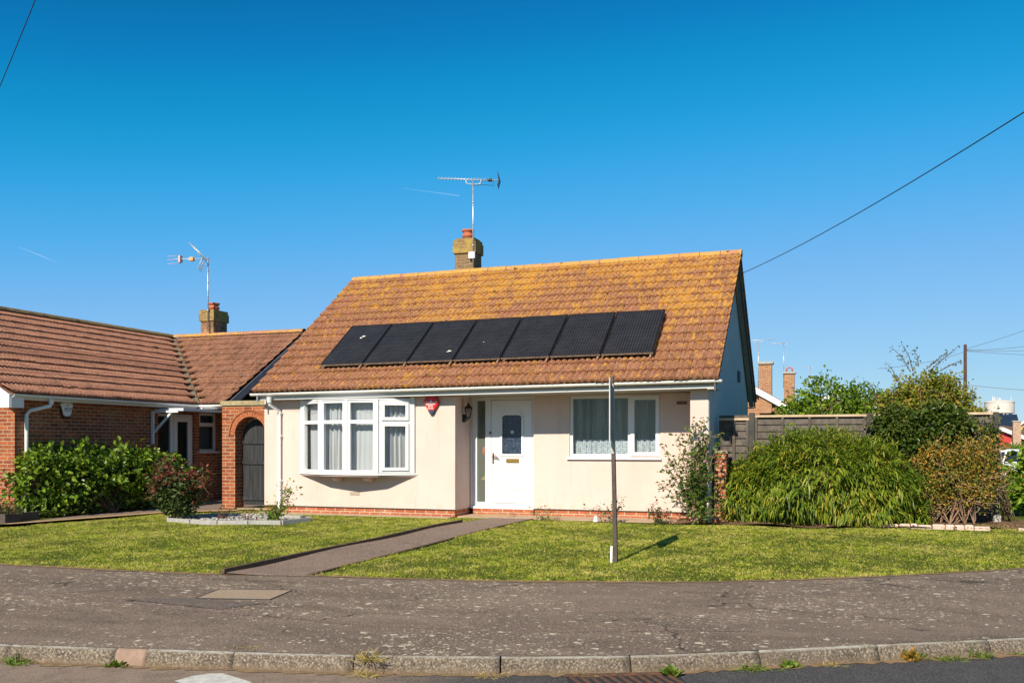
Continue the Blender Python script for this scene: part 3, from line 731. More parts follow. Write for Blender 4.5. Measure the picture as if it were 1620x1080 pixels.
# roof
sl_len = math.hypot(YRI - YG, ZR - ZE); c_, s_ = (YRI - YG) / sl_len, (ZR - ZE) / sl_len
XV0, XV1 = -11.37, -1.92; TILT = .0064
rf = tile_roof((XV0, YG - .02, ZE + .02), (1, 0, TILT), (0, c_, s_), (0, -s_, c_), XV1 - XV0, sl_len, sl_len / 16, .118, .040, 11, lip=.044)
rf.v = [(a, b, c - TILT * (a - XV0)) for a, b, c in rf.v]; i0 = len(rf.v)
dk = .09
rf.v += [(XV0 + .02, YG + .05, ZE - .04), (XV1 - .02, YG + .05, ZE - .04), (XV1 - .02, YRI, ZR - .05), (XV0 + .02, YRI, ZR - .05), (XV0 + .02, YB, ZE), (XV1 - .02, YB, ZE), (XV1 - .02, YRI, ZR + .03), (XV0 + .02, YRI, ZR + .03)]
rf.f += [(i0, i0 + 3, i0 + 2, i0 + 1), (i0 + 4, i0 + 5, i0 + 6, i0 + 7), (i0 + 3, i0 + 4, i0 + 5, i0 + 2)]; rf.sm += [False] * 3
rf.tilt(XV0, TILT).build("roof", ROOF, house)
rg = MB(); r = random.Random(4); x = XV0
while x < XV1 - .05:
    L = min(.45, XV1 - x); j = r.uniform(-.006, .006)
    P = []
    for k in range(9):
        t = math.pi * (k / 8) ; P.append((YRI - math.cos(t) * .155, ZR + .005 + math.sin(t) * .105 + j))
    P += [(YRI + .13, ZR - .03), (YRI - .13, ZR - .03)]
    rg.prism([(p[0], p[1]) for p in reversed(P)], x + .004, x + L - .004, axis='x'); x += L
rg.tilt(XV0, TILT).build("ridge_tiles", RIDGE, house)
bd = MB()
xv = XV1 - .06
for (ya, za, yb, zb) in ((YG + .03, ZE - .02, YRI, ZR - .02), (YB, ZE - .02, YRI, ZR - .02)):
    bd.v += []
    i = len(bd.v); w = .20
    bd.v += [(xv, ya, za), (xv, yb, zb), (xv, yb, zb - w), (xv, ya, za - w * .7), (xv - .03, ya, za), (xv - .03, yb, zb), (xv - .03, yb, zb - w), (xv - .03, ya, za - w * .7)]
    for f in ((0, 1, 2, 3), (7, 6, 5, 4), (0, 3, 7, 4), (3, 2, 6, 7), (0, 4, 5, 1)): bd.f.append(tuple(i + k for k in f)); bd.sm.append(False)
bd.tilt(XV0, TILT).build("bargeboard", DARKBOARD, house)
bl = MB(); xv2 = XV0 + .05
i = 0; bl.v += [(xv2, YG + .03, ZE - .02), (xv2, YRI, ZR - .02), (xv2, YRI, ZR - .24), (xv2, YG + .03, ZE - .16), (xv2 + .03, YG + .03, ZE - .02), (xv2 + .03, YRI, ZR - .02), (xv2 + .03, YRI, ZR - .24), (xv2 + .03, YG + .03, ZE - .16)]
for f in ((0, 1, 2, 3), (7, 6, 5, 4), (0, 3, 7, 4), (3, 2, 6, 7)): bl.f.append(f); bl.sm.append(False)
bl.tilt(XV0, TILT).build("bargeboard", GREYBOARD, house)
sf = MB(); sf.box(xg + .004, xv - .034, YB - .5, YB, ZE - .17, ZE - .15)
i = len(sf.v)   # sloping verge soffit
for (ya, za) in ((YG + .08, ZE - .13), (YB - .05, ZE - .13)):
    i = len(sf.v); sf.v += [(xg + .004, ya, za), (xv - .034, ya, za), (xv - .034, YRI, ZR - .17), (xg + .004, YRI, ZR - .17)]; sf.f.append((i, i + 1, i + 2, i + 3)); sf.sm.append(False)
sf.tilt(XV0, TILT).build("verge_soffit", simple("grey_green_soffit", (.40, .40, .35), (.30, .30, .26), 4, .8), house)
MB().box(XV0 + .05, XV1 - .1, YG + .115, YG + .135, ZE - .125, ZE + .0).tilt(XV0, .008).build("fascia", FASCIA, house)
MB().box(XV0 + .05, XV1 - .1, YG + .138, YR - .002, ZE - .115, ZE - .10).tilt(XV0, .0075).build("soffit", SOFFIT, house)
gt = MB(); P = []
GX0, GX1 = -11.46, -1.87
for k in range(9):
    t = math.pi + math.pi * k / 8; P.append((YG + .045 + math.cos(t) * .055, ZE + .01 + math.sin(t) * .055))
P2 = [(YG + .045 + math.cos(math.pi + math.pi * k / 8) * .048, ZE + .011 + math.sin(math.pi + math.pi * k / 8) * .048) for k in reversed(range(9))]
gt.prism(P + P2, GX0, GX1, axis='x')
for x in np.arange(GX0 + .02, GX1, .96):
    Pj = [(YG + .045 + math.cos(math.pi + math.pi * k / 8) * .060, ZE + .013 + math.sin(math.pi + math.pi * k / 8) * .061) for k in range(9)] + [(YG + .045, ZE + .015)]
    gt.prism(Pj, x, x + .04, axis='x')
for x in (GX0, GX1 - .012): gt.prism(P, x + .002, x + .01, axis='x')
gt.tilt(XV0, .0085).build("gutter", GUTTER, house)
dp = MB(); dx = -11.02
dp.lathe([(.045, 0), (.05, .02), (.05, .10), (.06, .12)], (dx, YG + .045, ZE - .19), 16)
dp.tube([(dx, YG + .045, ZE - .16), (dx, YG + .06, ZE - .22), (dx + .06, YF - .06, ZE - .34), (dx + .06, YF - .05, ZE - .42), (dx + .06, YF - .05, .06), (dx + .06, YF - .10, .0)], .036, 14)
for z in (2.03, 1.55, .62): dp.lathe([(.042, 0), (.044, .01), (.044, .05), (.042, .06)], (dx + .06, YF - .05, z), 14); dp.box(dx - .01, dx + .13, YF - .016, YF - .004, z + .02, z + .04)
dp.build("downpipe", GUTTER, house)
ab = MB(); ab.box(-9.34, -9.12, YF - .006, YF + .02, .38, .45); ab.build("air_brick", simple("grey_air_brick", (.42, .34, .26), (.3, .25, .2), 40, .9), house)
ab = MB(); ab.box(-2.84, -2.64, YR - .006, YR + .02, 2.165, 2.225)
for k in range(3): ab.box(-2.83, -2.65, YR - .012, YR - .007, 2.172 + k * .018, 2.18 + k * .018)
ab.build("air_brick", simple("dark_air_brick", (.16, .12, .085), rough=.9), house)
# inside, seen dimly through the glass
rm = MB(); rm.box(XL + .26, XR - .12, 19.6, 19.7, .01, 2.40).box(XL + .26, XR - .12, YR + .22, 19.59, 2.395, 2.42).box(XL + .26, -7.26, YF + .26, YR + .2, 2.395, 2.42).box(-5.55, -5.45, YR + .21, 19.59, .01, 2.39).box(-7.29, -7.19, YR + .42, 19.59, .01, 2.39)
rm.build("interior_wall", DARKROOM, house)

# bay window
BP = [(-10.40, 17.02), (-9.80, 16.71), (-9.17, 16.61), (-8.54, 16.70), (-7.94, 17.02)]
BZ0, BZ1, BZT = .85, 2.29, 1.86
fr = MB(); panes = []
def frame_seg(A, B, z0, z1, w, t, off=0):
    A = Vector(A); B = Vector(B); d = (B - A).normalized()
    fr.obox(A, A + d * w, z0, z1, t, off); fr.obox(B - d * w, B, z0, z1, t, off)
    fr.obox(A + d * w, B - d * w, z0, z0 + w, t - .004, off); fr.obox(A + d * w, B - d * w, z1 - w, z1, t - .004, off)
for i in range(4):
    A, B = Vector(BP[i]), Vector(BP[i + 1]); d = (B - A).normalized()
    a, b = A + d * .03, B - d * .03
    frame_seg(a, b, BZ0, BZ1, .052, .075)
    fr.obox(a + d * .052, b - d * .052, BZT - .035, BZT + .035, .071)
    if i == 3:
        frame_seg(a + d * .045, b - d * .045, BZ0 + .045, BZT - .028, .062, .06, -.035)
        frame_seg(a + d * .045, b - d * .045, BZT + .028, BZ1 - .045, .062, .06, -.035)
    else:
        pass
    panes.append((a + d * .05, b - d * .05))
for p in BP[1:4]: fr.prism([(p[0] - .034, p[1] - .046), (p[0] + .034, p[1] - .046), (p[0] + .034, p[1] + .04), (p[0] - .034, p[1] + .04)], BZ0 - .004, BZ1 + .004)
fr.box(BP[0][0] - .06, BP[0][0] + .04, 16.985, 17.06, BZ0 - .004, BZ1 + .06).box(BP[4][0] - .04, BP[4][0] + .06, 16.985, 17.06, BZ0 - .004, BZ1 + .06)
bay = fr.build("bay_window", UPVC, house)
for a, b in panes:
    MB().obox(a, b, BZ0 + .05, BZT - .035, .008).build("pane", PANE, bay)
    MB().obox(a, b, BZT + .035, BZ1 - .05, .008).build("pane", PANE, bay)
so_ = MB(); out = [(-10.52, 17.03), (-9.83, 16.66), (-9.17, 16.55), (-8.51, 16.65), (-7.83, 17.03)]
so_.prism(out, BZ0 - .045, BZ0 - .006)
so_.build("sill", UPVC, bay)
un = MB(); un.prism([(p[0] * .97 - 9.17 * .03, p[1] + .03 if p[1] < 17 else 17.035) for p in out], BZ0 - .075, BZ0 - .047); un.build("soffit_panel", RENDER, bay)
# little sloped roof over the bay
tp = MB(); zi, zo = ZE - .16, BZ1
outr = [(-10.46, 17.03), (-9.82, 16.665), (-9.17, 16.56), (-8.52, 16.655), (-7.88, 17.03)]
inr = [(-10.14, 17.03), (-9.72, 16.83), (-9.17, 16.76), (-8.62, 16.83), (-8.20, 17.03)]
for i in range(4):
    a, b, c, d = outr[i], outr[i + 1], inr[i + 1], inr[i]
    tp.quad((*a, zo + .03), (*b, zo + .03), (*c, zi), (*d, zi)); tp.quad((*a, zo + .004), (*b, zo + .004), (*b, zo + .03), (*a, zo + .03))
tp.quad(*[(*p, zo + .004) for p in reversed(outr)])
tp.build("bay_roof", UPVC, bay)
for x in (-9.55, -8.85):
    br = MB().prism([(YF - .005, BZ0 - .08), (YF - .30, BZ0 - .08), (YF - .30, BZ0 - .12), (YF - .2, BZ0 - .17), (YF - .005, BZ0 - .19)][::-1], x - .06, x + .06, axis='x')
    br.build("corbel", RENDER, bay)

# right hand window
wn_b = MB(); X0, X1, Z0, Z1 = -4.93, -3.155, 1.172, 2.358; yw = YR + .04
def wframe(mb, x0, x1, z0, z1, w, y0, y1):
    mb.box(x0, x0 + w, y0, y1, z0, z1); mb.box(x1 - w, x1, y0, y1, z0, z1)
    mb.box(x0 + w, x1 - w, y0 + .002, y1 - .002, z0, z0 + w); mb.box(x0 + w, x1 - w, y0 + .002, y1 - .002, z1 - w, z1)
wframe(wn_b, X0, X1, Z0, Z1, .055, yw, yw + .07)
wn_b.box(-3.78, -3.70, yw + .004, yw + .066, Z0 + .055, Z1 - .055)
wframe(wn_b, -3.725, X1 + -.012, Z0 + .018, Z1 - .018, .075, yw - .022, yw + .03)
win = wn_b.build("window", UPVC, house)
MB().box(X0 + .05, -3.78, yw + .03, yw + .038, Z0 + .05, Z1 - .05).build("pane", PANE, win)
MB().box(-3.655, X1 - .08, yw + .0, yw + .008, Z0 + .09, Z1 - .09).build("pane", PANE, win)
MB().prism([(YR - .055, Z0 - .05), (YR + .04, Z0 - .05), (YR + .04, Z0 - .003), (YR - .05, Z0 - .018)], X0 - .05, X1 + .03, axis='x').build("sill", UPVC, win)

# front door with side light
df = MB(); yd = YR + .07
DX0, DX1, DZ0, DZ1 = -7.0, -5.667, .155, 2.365
df.box(DX0, DX0 + .10, yd, yd + .08, DZ0, DZ1); df.box(-6.72, -6.60, yd, yd + .08, DZ0, DZ1); df.box(DX1 - .055, DX1, yd, yd + .08, DZ0, DZ1)
df.box(DX0 + .10, -6.72, yd + .002, yd + .078, DZ1 - .07, DZ1); df.box(DX0 + .10, -6.72, yd + .002, yd + .078, DZ0, DZ0 + .09)
df.box(-6.60, DX1 - .055, yd + .002, yd + .078, DZ1 - .055, DZ1); df.box(-6.60, DX1 - .055, yd + .002, yd + .078, DZ0, DZ0 + .07)
df.box(DX0 - .0, DX1 + .005, YR - .03, yd - .002, DZ0 - .035, DZ0 + .01)
dfr = df.build("door_frame", UPVC, house)
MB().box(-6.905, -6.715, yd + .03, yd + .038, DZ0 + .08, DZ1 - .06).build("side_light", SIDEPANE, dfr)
dk_ = MB(); dk_.box(-6.625, -6.59, yd - .03, yd, 1.62, 1.67); dk_.build("doorbell", BRONZE, dfr)
lx0, lx1, lz0, lz1 = -6.592, -5.73, .235, 2.30; ly = yd + .005
lf = MB(); gx0, gx1, gz0, gz1 = -6.355, -5.945, 1.22, 2.0
lf.wall((lx0, ly, lz0), (1, 0, 0), (0, -1, 0), lx1 - lx0, lz1 - lz0, .05, [(gx0 - lx0, gx1 - lx0, gz0 - lz0, gz1 - lz0)])
# raised mouldings
def mould(mb, x0, x1, z0, z1, w, d):
    wframe(mb, x0, x1, z0, z1, w, ly - d, ly - .001)
mould(lf, -6.375, -5.915, .50, .97, .022, .014); mould(lf, -6.29, -6.0, .58, .89, .018, .012)
lf.box(gx0 - .045, gx0, ly - .022, ly - .001, gz0 - .045, gz1 - .02); lf.box(gx1, gx1 + .045, ly - .022, ly - .001, gz0 - .045, gz1 - .02); lf.box(gx0, gx1, ly - .020, ly - .001, gz0 - .045, gz0)
ar = []; nA = 10
for k in range(nA + 1):
    t = -1 + 2 * k / nA; ar.append(((gx0 + gx1) / 2 + t * (gx1 - gx0) / 2, gz1 - .03 + .055 * (1 - t * t)))
for k in range(nA):
    (xa, za), (xb, zb) = ar[k], ar[k + 1]
    lf.prism([(xa, za), (xb, zb), (xb, zb + .05), (xa, za + .05)], ly - .022, ly - .001, axis='y')
    lf.prism([(xa, za + .05), (xb, zb + .05), (xb, gz1 + .08), (xa, gz1 + .08)], ly - .004, ly + .03, axis='y')
door = lf.build("front_door", UPVC, house)
MB().box(gx0 - .01, gx1 + .01, ly + .018, ly + .028, gz0 - .01, gz1 + .05).build("door_glass", DOORGLASS, door)
st = MB(); st.box(-6.18, -6.12, ly + .0145, ly + .017, 1.63, 1.69); st.build("window_sticker", simple("pale_green_sticker", (.45, .68, .58), rough=.6), door)
lb = MB(); lb.box(-6.27, -6.0, ly - .014, ly - .001, 1.045, 1.125, .003); lb.box(-6.24, -6.03, ly - .02, ly - .0145, 1.065, 1.105); lb.build("letterbox", BRASS, door)
hd = MB(); hd.box(-6.565, -6.535, ly - .012, ly - .001, 1.02, 1.24, .003); hd.tube([(-6.55, ly - .01, 1.16), (-6.55, ly - .05, 1.16), (-6.50, ly - .052, 1.155), (-6.42, ly - .05, 1.135)], .011, 8); hd.tube([(-6.55, ly - .01, 1.19), (-6.55, ly - .04, 1.19), (-6.47, ly - .04, 1.188)], .007, 8)
hd.build("handle", BRONZE, door)
MB().box(-6.96, -5.67, YR - .025, YR + .22, -.02, DZ0 - .037).build("door_step", BRICK, house)
tag(MB().prism([(-6.30 + .38 * math.cos(t), 17.42 + .2 * math.sin(t)) for t in np.linspace(0, 2 * math.pi, 20)[:-1]], .009, .028).build("doormat", simple("tan_coir_mat", (.45, .30, .17), (.33, .21, .12), 60, .95)), "rounded tan doormat in front of the white front door", "doormat")

# curtains
def curtain(name, label, path, z0, z1, amp, period, mat, seed, cat="curtain"):
    r = np.random.default_rng(seed); P = np.array(path, float); seg = np.hypot(*np.diff(P, axis=0).T); cum = np.concatenate([[0], np.cumsum(seg)])
    s = np.arange(0, cum[-1], .008); bx = np.interp(s, cum, P[:, 0]); by = np.interp(s, cum, P[:, 1])
    ph = np.cumsum(r.uniform(.55, 1.45, len(s)) * .008 / period * 2 * np.pi)
    k = np.ones(12) / 12; ph = np.convolve(np.pad(ph, 6, 'edge'), k, 'same')[6:-6]
    am = amp * (.6 + .5 * np.sin(s * 5.1 + seed)); zs = np.linspace(z0, z1, 9); V = []; F = []
    for j, z in enumerate(zs):
        f = 1 - .45 * j / 8; sway = .014 * np.sin(s * 3 + z * 1.3) * (1 - j / 8)
        y = by + am * f * np.sin(ph + .25 * math.sin(z * 2)) + .25 * am * np.sin(2.3 * ph + 1)
        V.append(np.stack([bx + sway, y, np.full_like(s, z)], 1))
    V = np.concatenate(V); m = len(s)
    F = [(j * m + i, j * m + i + 1, (j + 1) * m + i + 1, (j + 1) * m + i) for j in range(8) for i in range(m - 1)]
    o = np_mesh(name, V, F, mat, None, True); return tag(o, label, cat)
curtain("curtain", "pale grey gathered curtains hanging round the inside of the bay window", [(-10.33, 17.12), (-9.80, 16.86), (-9.17, 16.77), (-8.54, 16.86), (-8.0, 17.13)], .88, 2.26, .05, .11, CURT, 3)
curtain("net_curtain", "sheer net curtain with white lace hem behind the right hand window", [(-4.9, YR + .20), (-3.2, YR + .20)], 1.2, 2.36, .022, .12, NET, 6)

# chimney (a part of the bungalow)
cx0, cx1, cy0, cy1 = -8.72, -8.21, 21.12, 21.58
ch = MB().box(cx0, cx1, cy0, cy1, 4.6, 6.02).build("chimney", CBRICK, house)
MB().box(cx0 - .04, cx1 + .04, cy0 - .04, cy1 + .04, 6.021, 6.28).box(cx0 - .02, cx1 + .02, cy0 - .02, cy1 + .02, 6.281, 6.35).prism([(cx0 + .02, cy0 + .02), (cx1 - .02, cy0 + .02), (cx1 - .02, cy1 - .02), (cx0 + .02, cy1 - .02)], 6.351, 6.39).build("corbelled_top", CAPBRICK, ch)
MB().lathe([(.13, 0), (.13, .05), (.145, .06), (.145, .10), (.125, .11), (.125, .18), (.15, .19), (.15, .235), (.10, .236)], (-8.46, 21.33, 6.385), 20).build("chimney_pot", CLAY, ch)
MB().box(cx0 - .02, cx1 + .02, cy0 - .05, cy0 - .002, 5.42, 5.53).build("lead_flashing", simple("lead", (.14, .14, .14), rough=.6), ch)

# alarm box, wall lantern
t = thing("alarm_box", "red kite shaped alarm box under the eaves of the cream wall", "alarm box", (-7.51, YF, 2.21))
hexo = [(-.095, .17), (.095, .17), (.172, .035), (.06, -.145), (-.06, -.145), (-.172, .035)]
MB().prism([(-7.51 + a, 2.21 + b) for a, b in hexo][::-1], YF - .075, YF - .003, axis='y', ch=.014).build("cover", REDPLASTIC, t)
MB().prism([(-7.51 + a, 2.21 + b) for a, b in ((-.075, -.125), (.075, -.125), (.035, -.20), (0, -.215), (-.035, -.20))], YF - .07, YF - .004, axis='y', ch=.008).build("strobe_base", NAVY, t)
tx = MB(); yb_ = YF - .0775
def strokes(tx, xc, z, w, h, n, y, seed):
    r = random.Random(seed); x = xc - w / 2; cw = w / n
    for k in range(n):
        tx.box(x + cw * .08, x + cw * .30, y, y + .002, z, z + h)
        if r.random() < .75: tx.box(x + cw * .31, x + cw * .88, y, y + .002, z + h * .78, z + h)
        if r.random() < .6: tx.box(x + cw * .31, x + cw * .88, y, y + .002, z + h * .4, z + h * .6)
        if r.random() < .7: tx.box(x + cw * .31, x + cw * .88, y, y + .002, z, z + h * .22)
        if r.random() < .5: tx.box(x + cw * .66, x + cw * .88, y, y + .002, z + h * .23, z + h * .77)
        x += cw
strokes(tx, -7.60, 2.225, .10, .028, 4, yb_, 1); strokes(tx, -7.43, 2.225, .12, .028, 4, yb_, 2)
strokes(tx, -7.52, 2.185, .19, .027, 7, yb_, 3); strokes(tx, -7.52, 2.148, .10, .026, 4, yb_, 4); strokes(tx, -7.52, 2.105, .12, .027, 5, yb_, 5)
tx.prism([(-7.555, 2.225), (-7.485, 2.225), (-7.50, 2.262), (-7.518, 2.285), (-7.53, 2.262)], yb_, yb_ + .002, axis='y')
tx.build("lettering", WHITEPLASTIC, t)
t = thing("wall_lantern", "black coach lantern on the return wall beside the front door", "lantern", (-7.03, 17.45, 1.93))
lc = Vector((-6.915, 17.45, 2.03))
MB().lathe([(.03, -.08), (.045, -.05), (.045, .05), (.03, .08)], (-7.01, 17.45, 1.93), 14).tube([(-7.03, 17.45, 1.93), (-7.0, 17.45, 1.90), (-6.94, 17.45, 1.885), (lc.x, 17.45, 1.92)], .012, 8).tube([(-7.0, 17.45, 1.97), (-6.96, 17.45, 1.93), (lc.x, 17.45, 1.925)], .008, 8).build("bracket", BLACK, t)
cg = MB(); cg.lathe([(.012, -.12), (.03, -.10), (.045, -.09), (.045, -.08)], lc, 6).lathe([(.088, .095), (.092, .10), (.05, .15), (.03, .16), (.02, .19), (.012, .2), (.004, .23)], lc, 6)
for k in range(6):
    a = k * math.pi / 3; cg.bar(lc + Vector((.043 * math.cos(a), .043 * math.sin(a), -.085)), lc + Vector((.076 * math.cos(a), .076 * math.sin(a), .098)), .009)
cg.build("cage", BLACK, t)
MB().lathe([(.038, -.078), (.068, .094)], lc, 6, False).build("glass", glass_mat("lantern_glass", (.8, .82, .8)), t)
MB().lathe([(.016, -.075), (.016, -.02), (.02, 0), (.012, .03)], lc, 10).build("bulb", WHITEPLASTIC, t)
# things in the hall seen through the side light
t = thing("table_lamp", "red shaded table lamp standing in the hall behind the side light", "table lamp", (-6.86, 18.25, .8))
MB().lathe([(.06, 0), (.06, .02), (.015, .04), (.015, .36)], (-6.86, 18.25, .73), 14).build("stand", BRASS, t)
MB().lathe([(.14, .30), (.07, .55)], (-6.86, 18.25, .90), 20).build("lamp_shade", LAMPRED, t)
t = thing("hall_table", "small pine table in the hall behind the side light", "table", (-6.8, 18.3, 0))
tb = MB().box(-7.02, -6.55, 18.1, 18.5, .69, .728); tb.build("table_top", PINEWOOD, t)
for dx in (-.21, .21):
    for dy in (-.19, .19): MB().box(-6.785 + dx - .02, -6.785 + dx + .02, 18.3 + dy * .9 - .02, 18.3 + dy * .9 + .02, .01, .69).build("leg", PINEWOOD, t)

# ------------------------------------------------------------------ solar panels: seven, lying on the roof slope
Nn = Vector((0, -s_, c_)); Vd = Vector((0, c_, s_)); base0 = Vector((0, YG, ZE))
NP = 7; PXL, PXR = -10.12, -3.16; pw = (PXR - PXL) / NP; vB, vT = .145 * sl_len, .465 * sl_len; pl_ = vT - vB
rotx = math.atan2(s_, c_)
dirs = ["first", "second", "third", "fourth", "fifth", "sixth", "seventh"]
extra = {0: "leftmost of the seven black solar panels, with a white bird dropping near its top", 1: "second black solar panel from the left end of the row", 2: "third black solar panel from the left, with a white bird dropping near its lower edge",
         3: "middle one of the seven black solar panels", 4: "third black solar panel from the right end of the row", 5: "second black solar panel from the right end of the row", 6: "rightmost of the seven black solar panels, nearest the gable end"}
def panel():
    t = bpy.data.objects.new("solar_panel", None); COL.objects.link(t)
    f = MB(); w = pw - .022; wframe_ = .022
    f.box(-w / 2, w / 2, 0, wframe_, .0, .04); f.box(-w / 2, w / 2, pl_ - wframe_, pl_, .0, .04)
    f.box(-w / 2, -w / 2 + wframe_, wframe_, pl_ - wframe_, .001, .039); f.box(w / 2 - wframe_, w / 2, wframe_, pl_ - wframe_, .001, .039)
    f.build("frame", SFRAME, t); MB().box(-w / 2 + .02, w / 2 - .02, .02, pl_ - .02, .012, .035).build("cells", SOLAR, t)
    MB().box(-w / 2, w / 2, -.004, -.0005, .002, .038).build("edge_strip", SEDGE, t)
    MB().box(w / 2 - .06, w / 2 - .03, -.10, .15, -.05, -.004).box(w / 2 - .06, w / 2 - .03, -.08, -.01, -.075, -.04).build("roof_hook", simple("rusty_hook", (.40, .22, .14), rough=.7, metal=.3), t)
    return t
p0 = panel()
panels = [p0] + [copy_tree(p0) for i in range(NP - 1)]
for i, p in enumerate(panels):
    px_ = PXL + pw * (i + .5)
    p.location = base0 + Vd * vB + Nn * .16 + Vector((px_, 0, TILT * (px_ - XV0))); p.rotation_euler = (rotx, -TILT, 0)
    tag(p, extra[i], "solar panel", "row of seven solar panels on the bungalow roof")
    spots = {0: [(.02, pl_ * .70, .035), (-.02, pl_ * .66, .025)], 2: [(.30, pl_ * .22, .035), (.27, pl_ * .20, .02)], 3: [(-.05, pl_ * .40, .012)]}.get(i)
    if spots:
        d = MB(); r = random.Random(i)
        for (a, b, s) in spots:
            d.prism([(a + s * r.uniform(.6, 1.5) * math.cos(q), b + s * r.uniform(.4, 1.) * math.sin(q)) for q in np.linspace(0, 2 * math.pi, 9)[:-1]], .0352, .037)
        me = d.build("bird_dropping", DROP); me.parent = p
tag(MB().tube([(PXR - .01, YG + vB * c_ + .2, ZE + vB * s_ + .10), (PXR + .05, YG + vB * c_ + .4, ZE + vB * s_ + .29), (PXR + .05, YG + vT * c_ - .3, ZE + vT * s_ - .08), (PXR - .02, YG + vT * c_ - .2, ZE + vT * s_ + .05)], .014, 6).build("panel_cable", CABLE), "black cable looping beside the rightmost solar panel", "cable")

# ------------------------------------------------------------------ aerials
def yagi(name, label, foot, top, a, b, n, el, refl=True, group=None):
    """mast from foot to top, boom from a (director end) to b (reflector end)"""
    t = thing(name, label, "TV aerial", foot, group); foot, top, a, b = (Vector(q) for q in (foot, top, a, b))
    mb = MB().tube([foot, top], .019, 8)
    for k in (.25, .5, .75): mb.lathe([(.025, -.02), (.025, .02)], foot.lerp(top, k), 8)
    mb.build("mast", STEEL, t)
    bm = MB().tube([a, b], .012, 6); d = (b - a).normalized(); side = d.cross(Vector((0, 0, 1))).normalized()
    for k in range(n):
        p = a.lerp(b, (k + .5) / n * .86); L = el * (.7 + .3 * k / n); bm.tube([p - side * L / 2, p + side * L / 2], .0065, 5)
    c = a.lerp(b, .52); br = (top - a).dot(d); q = a + d * br
    bm.tube([q - d * .18 + Vector((0, 0, 0)), q - d * .17 - Vector((0, 0, .09)), q - Vector((0, 0, .12)), q + d * .17 - Vector((0, 0, .09)), q + d * .18], .011, 6)
    bm.build("boom", ALU, t)
    if refl:
        rf_ = MB(); up = Vector((0, 0, 1))
        for s in (-1, 1):
            o_ = b + up * .02 * s
            for k in range(6):
                p = b + d * .02 + up * s * (.02 + k * .026) - d * k * .008; rf_.tube([p - side * el * .6, p + side * el * .6], .006, 5)
            for sd2 in (-.55, 0, .55): rf_.tube([b + side * el * sd2, b + d * .02 - d * .05 + up * s * .17 + side * el * sd2], .005, 5)
        rf_.build("reflector", DARKPLASTIC, t)
        q_ = b - d * .22; MB().box(q_.x - .05, q_.x + .05, q_.y - .05, q_.y + .05, q_.z - .03, q_.z + .03, .01).build("dipole_box", DARKPLASTIC, t)
    return t
ta = yagi("tv_aerial", "long many element TV aerial on the mast of the bungalow chimney", (-8.22, 21.05, 5.66), (-8.22, 21.05, 7.72), (-9.05, 20.85, 7.80), (-7.63, 21.25, 7.73), 16, .30)
MB().box(-8.33, -8.17, 21.02, 21.07, 5.86, 6.02, .01).build("mast_bracket", ALU, ta)
MB().tube([(-8.2, 21.03, 7.6), (-8.0, 21.1, 7.62), (-7.75, 21.2, 7.6), (-7.75, 21.21, 7.72)], .006, 5).build("feed_cable", CABLE, ta)

# ================================================================== NEIGHBOUR
NX, NG = -15.3, -15.0; NY0 = 14.37; NZ = 2.385; NRX, NRZ = -18.7, 4.56
CY, CYR, CXE = 19.60, 23.28, -14.2; PY = 20.84
nb = thing("neighbour_bungalow", "red brick bungalow with dark tiled roof left of the cream bungalow", "house", (-17, 17, 0))
nw = MB()
FX = -22.2
nw.wall((FX, NY0, -.1), (1, 0, 0), (0, -1, 0), NX - FX, NZ - .0 + .1, .24)
DY0, DY1, WY0, WY1 = 18.52, 19.87, 20.06, 20.78
nw.wall((NX, NY0 + .24, -.1), (0, 1, 0), (1, 0, 0), PY - NY0 - .24, NZ + .08, .24, [(DY0 - NY0 - .24, DY1 - NY0 - .24, .1, 2.26), (WY0 - NY0 - .24, WY1 - NY0 - .24, 1.33, 2.33)])
nw.wall((NX - .0, PY, -.1), (1, 0, 0), (0, -1, 0), .9, NZ + .08, .24)
nw.wall((-14.4, PY + .24, -.1), (0, 1, 0), (1, 0, 0), 5.5, NZ + .08, .24)
nw.wall((FX, 27, -.1), (0, -1, 0), (-1, 0, 0), 27 - NY0 - .24, NZ + .08, .24)
nw.build("wall", NBRICK, nb)
gm = MB(); gm.prism([(FX, NZ - .0), (NX, NZ), (NX, NZ + .06), (NRX, NRZ - .12), (FX, NZ + .06)], NY0 + .004, NY0 + .1, axis='y'); gm.build("tile_hung_gable", simple("orange_hung_tile", (.42, .12, .05), (.33, .09, .045), 6, .85, .6, 14, .2), nb)
# roofs: east slope of the front block, south slope of the cross wing, valley between
nl = math.hypot(NG - NRX, NRZ - NZ); cn, sn = (NG - NRX) / nl, (NRZ - NZ) / nl
yv0, yv1 = CY, CYR + .0
def val(v): return (yv0 - 13.95) + (yv1 - yv0) * v / nl       # where the valley cuts the front block's slope
tile_roof((NG, 13.95, NZ + .02), (0, 1, 0), (-cn, 0, sn), (sn, 0, cn), yv1 - 13.95 + .2, nl, nl / 12, .105, .026, 21, R=lambda v: val(v) - .03, lip=.037).build("roof", NROOF, nb)
bk = MB(); bk.quad((NG, 13.98, NZ - .02), (NRX, 13.98, NRZ - .02), (NRX, 27, NRZ - .02), (NG, 19.7, NZ - .02)); bk.quad((NRX, 13.98, NRZ), (FX - .3, 13.98, NZ), (FX - .3, 27, NZ), (NRX, 27, NRZ)); bk.build("roof_back", NROOF, nb)
cl = math.hypot(CYR - CY, NRZ - NZ); cc, cs = (CYR - CY) / cl, (NRZ - NZ) / cl
XW = NRX
tile_roof((XW, CY, NZ + .02), (1, 0, 0), (0, cc, cs), (0, -cs, cc), CXE - XW, cl, cl / 12, .105, .026, 22, L=lambda v: (NG - XW) * (1 - v / cl) + .03).build("wing_roof", CROOF, nb)
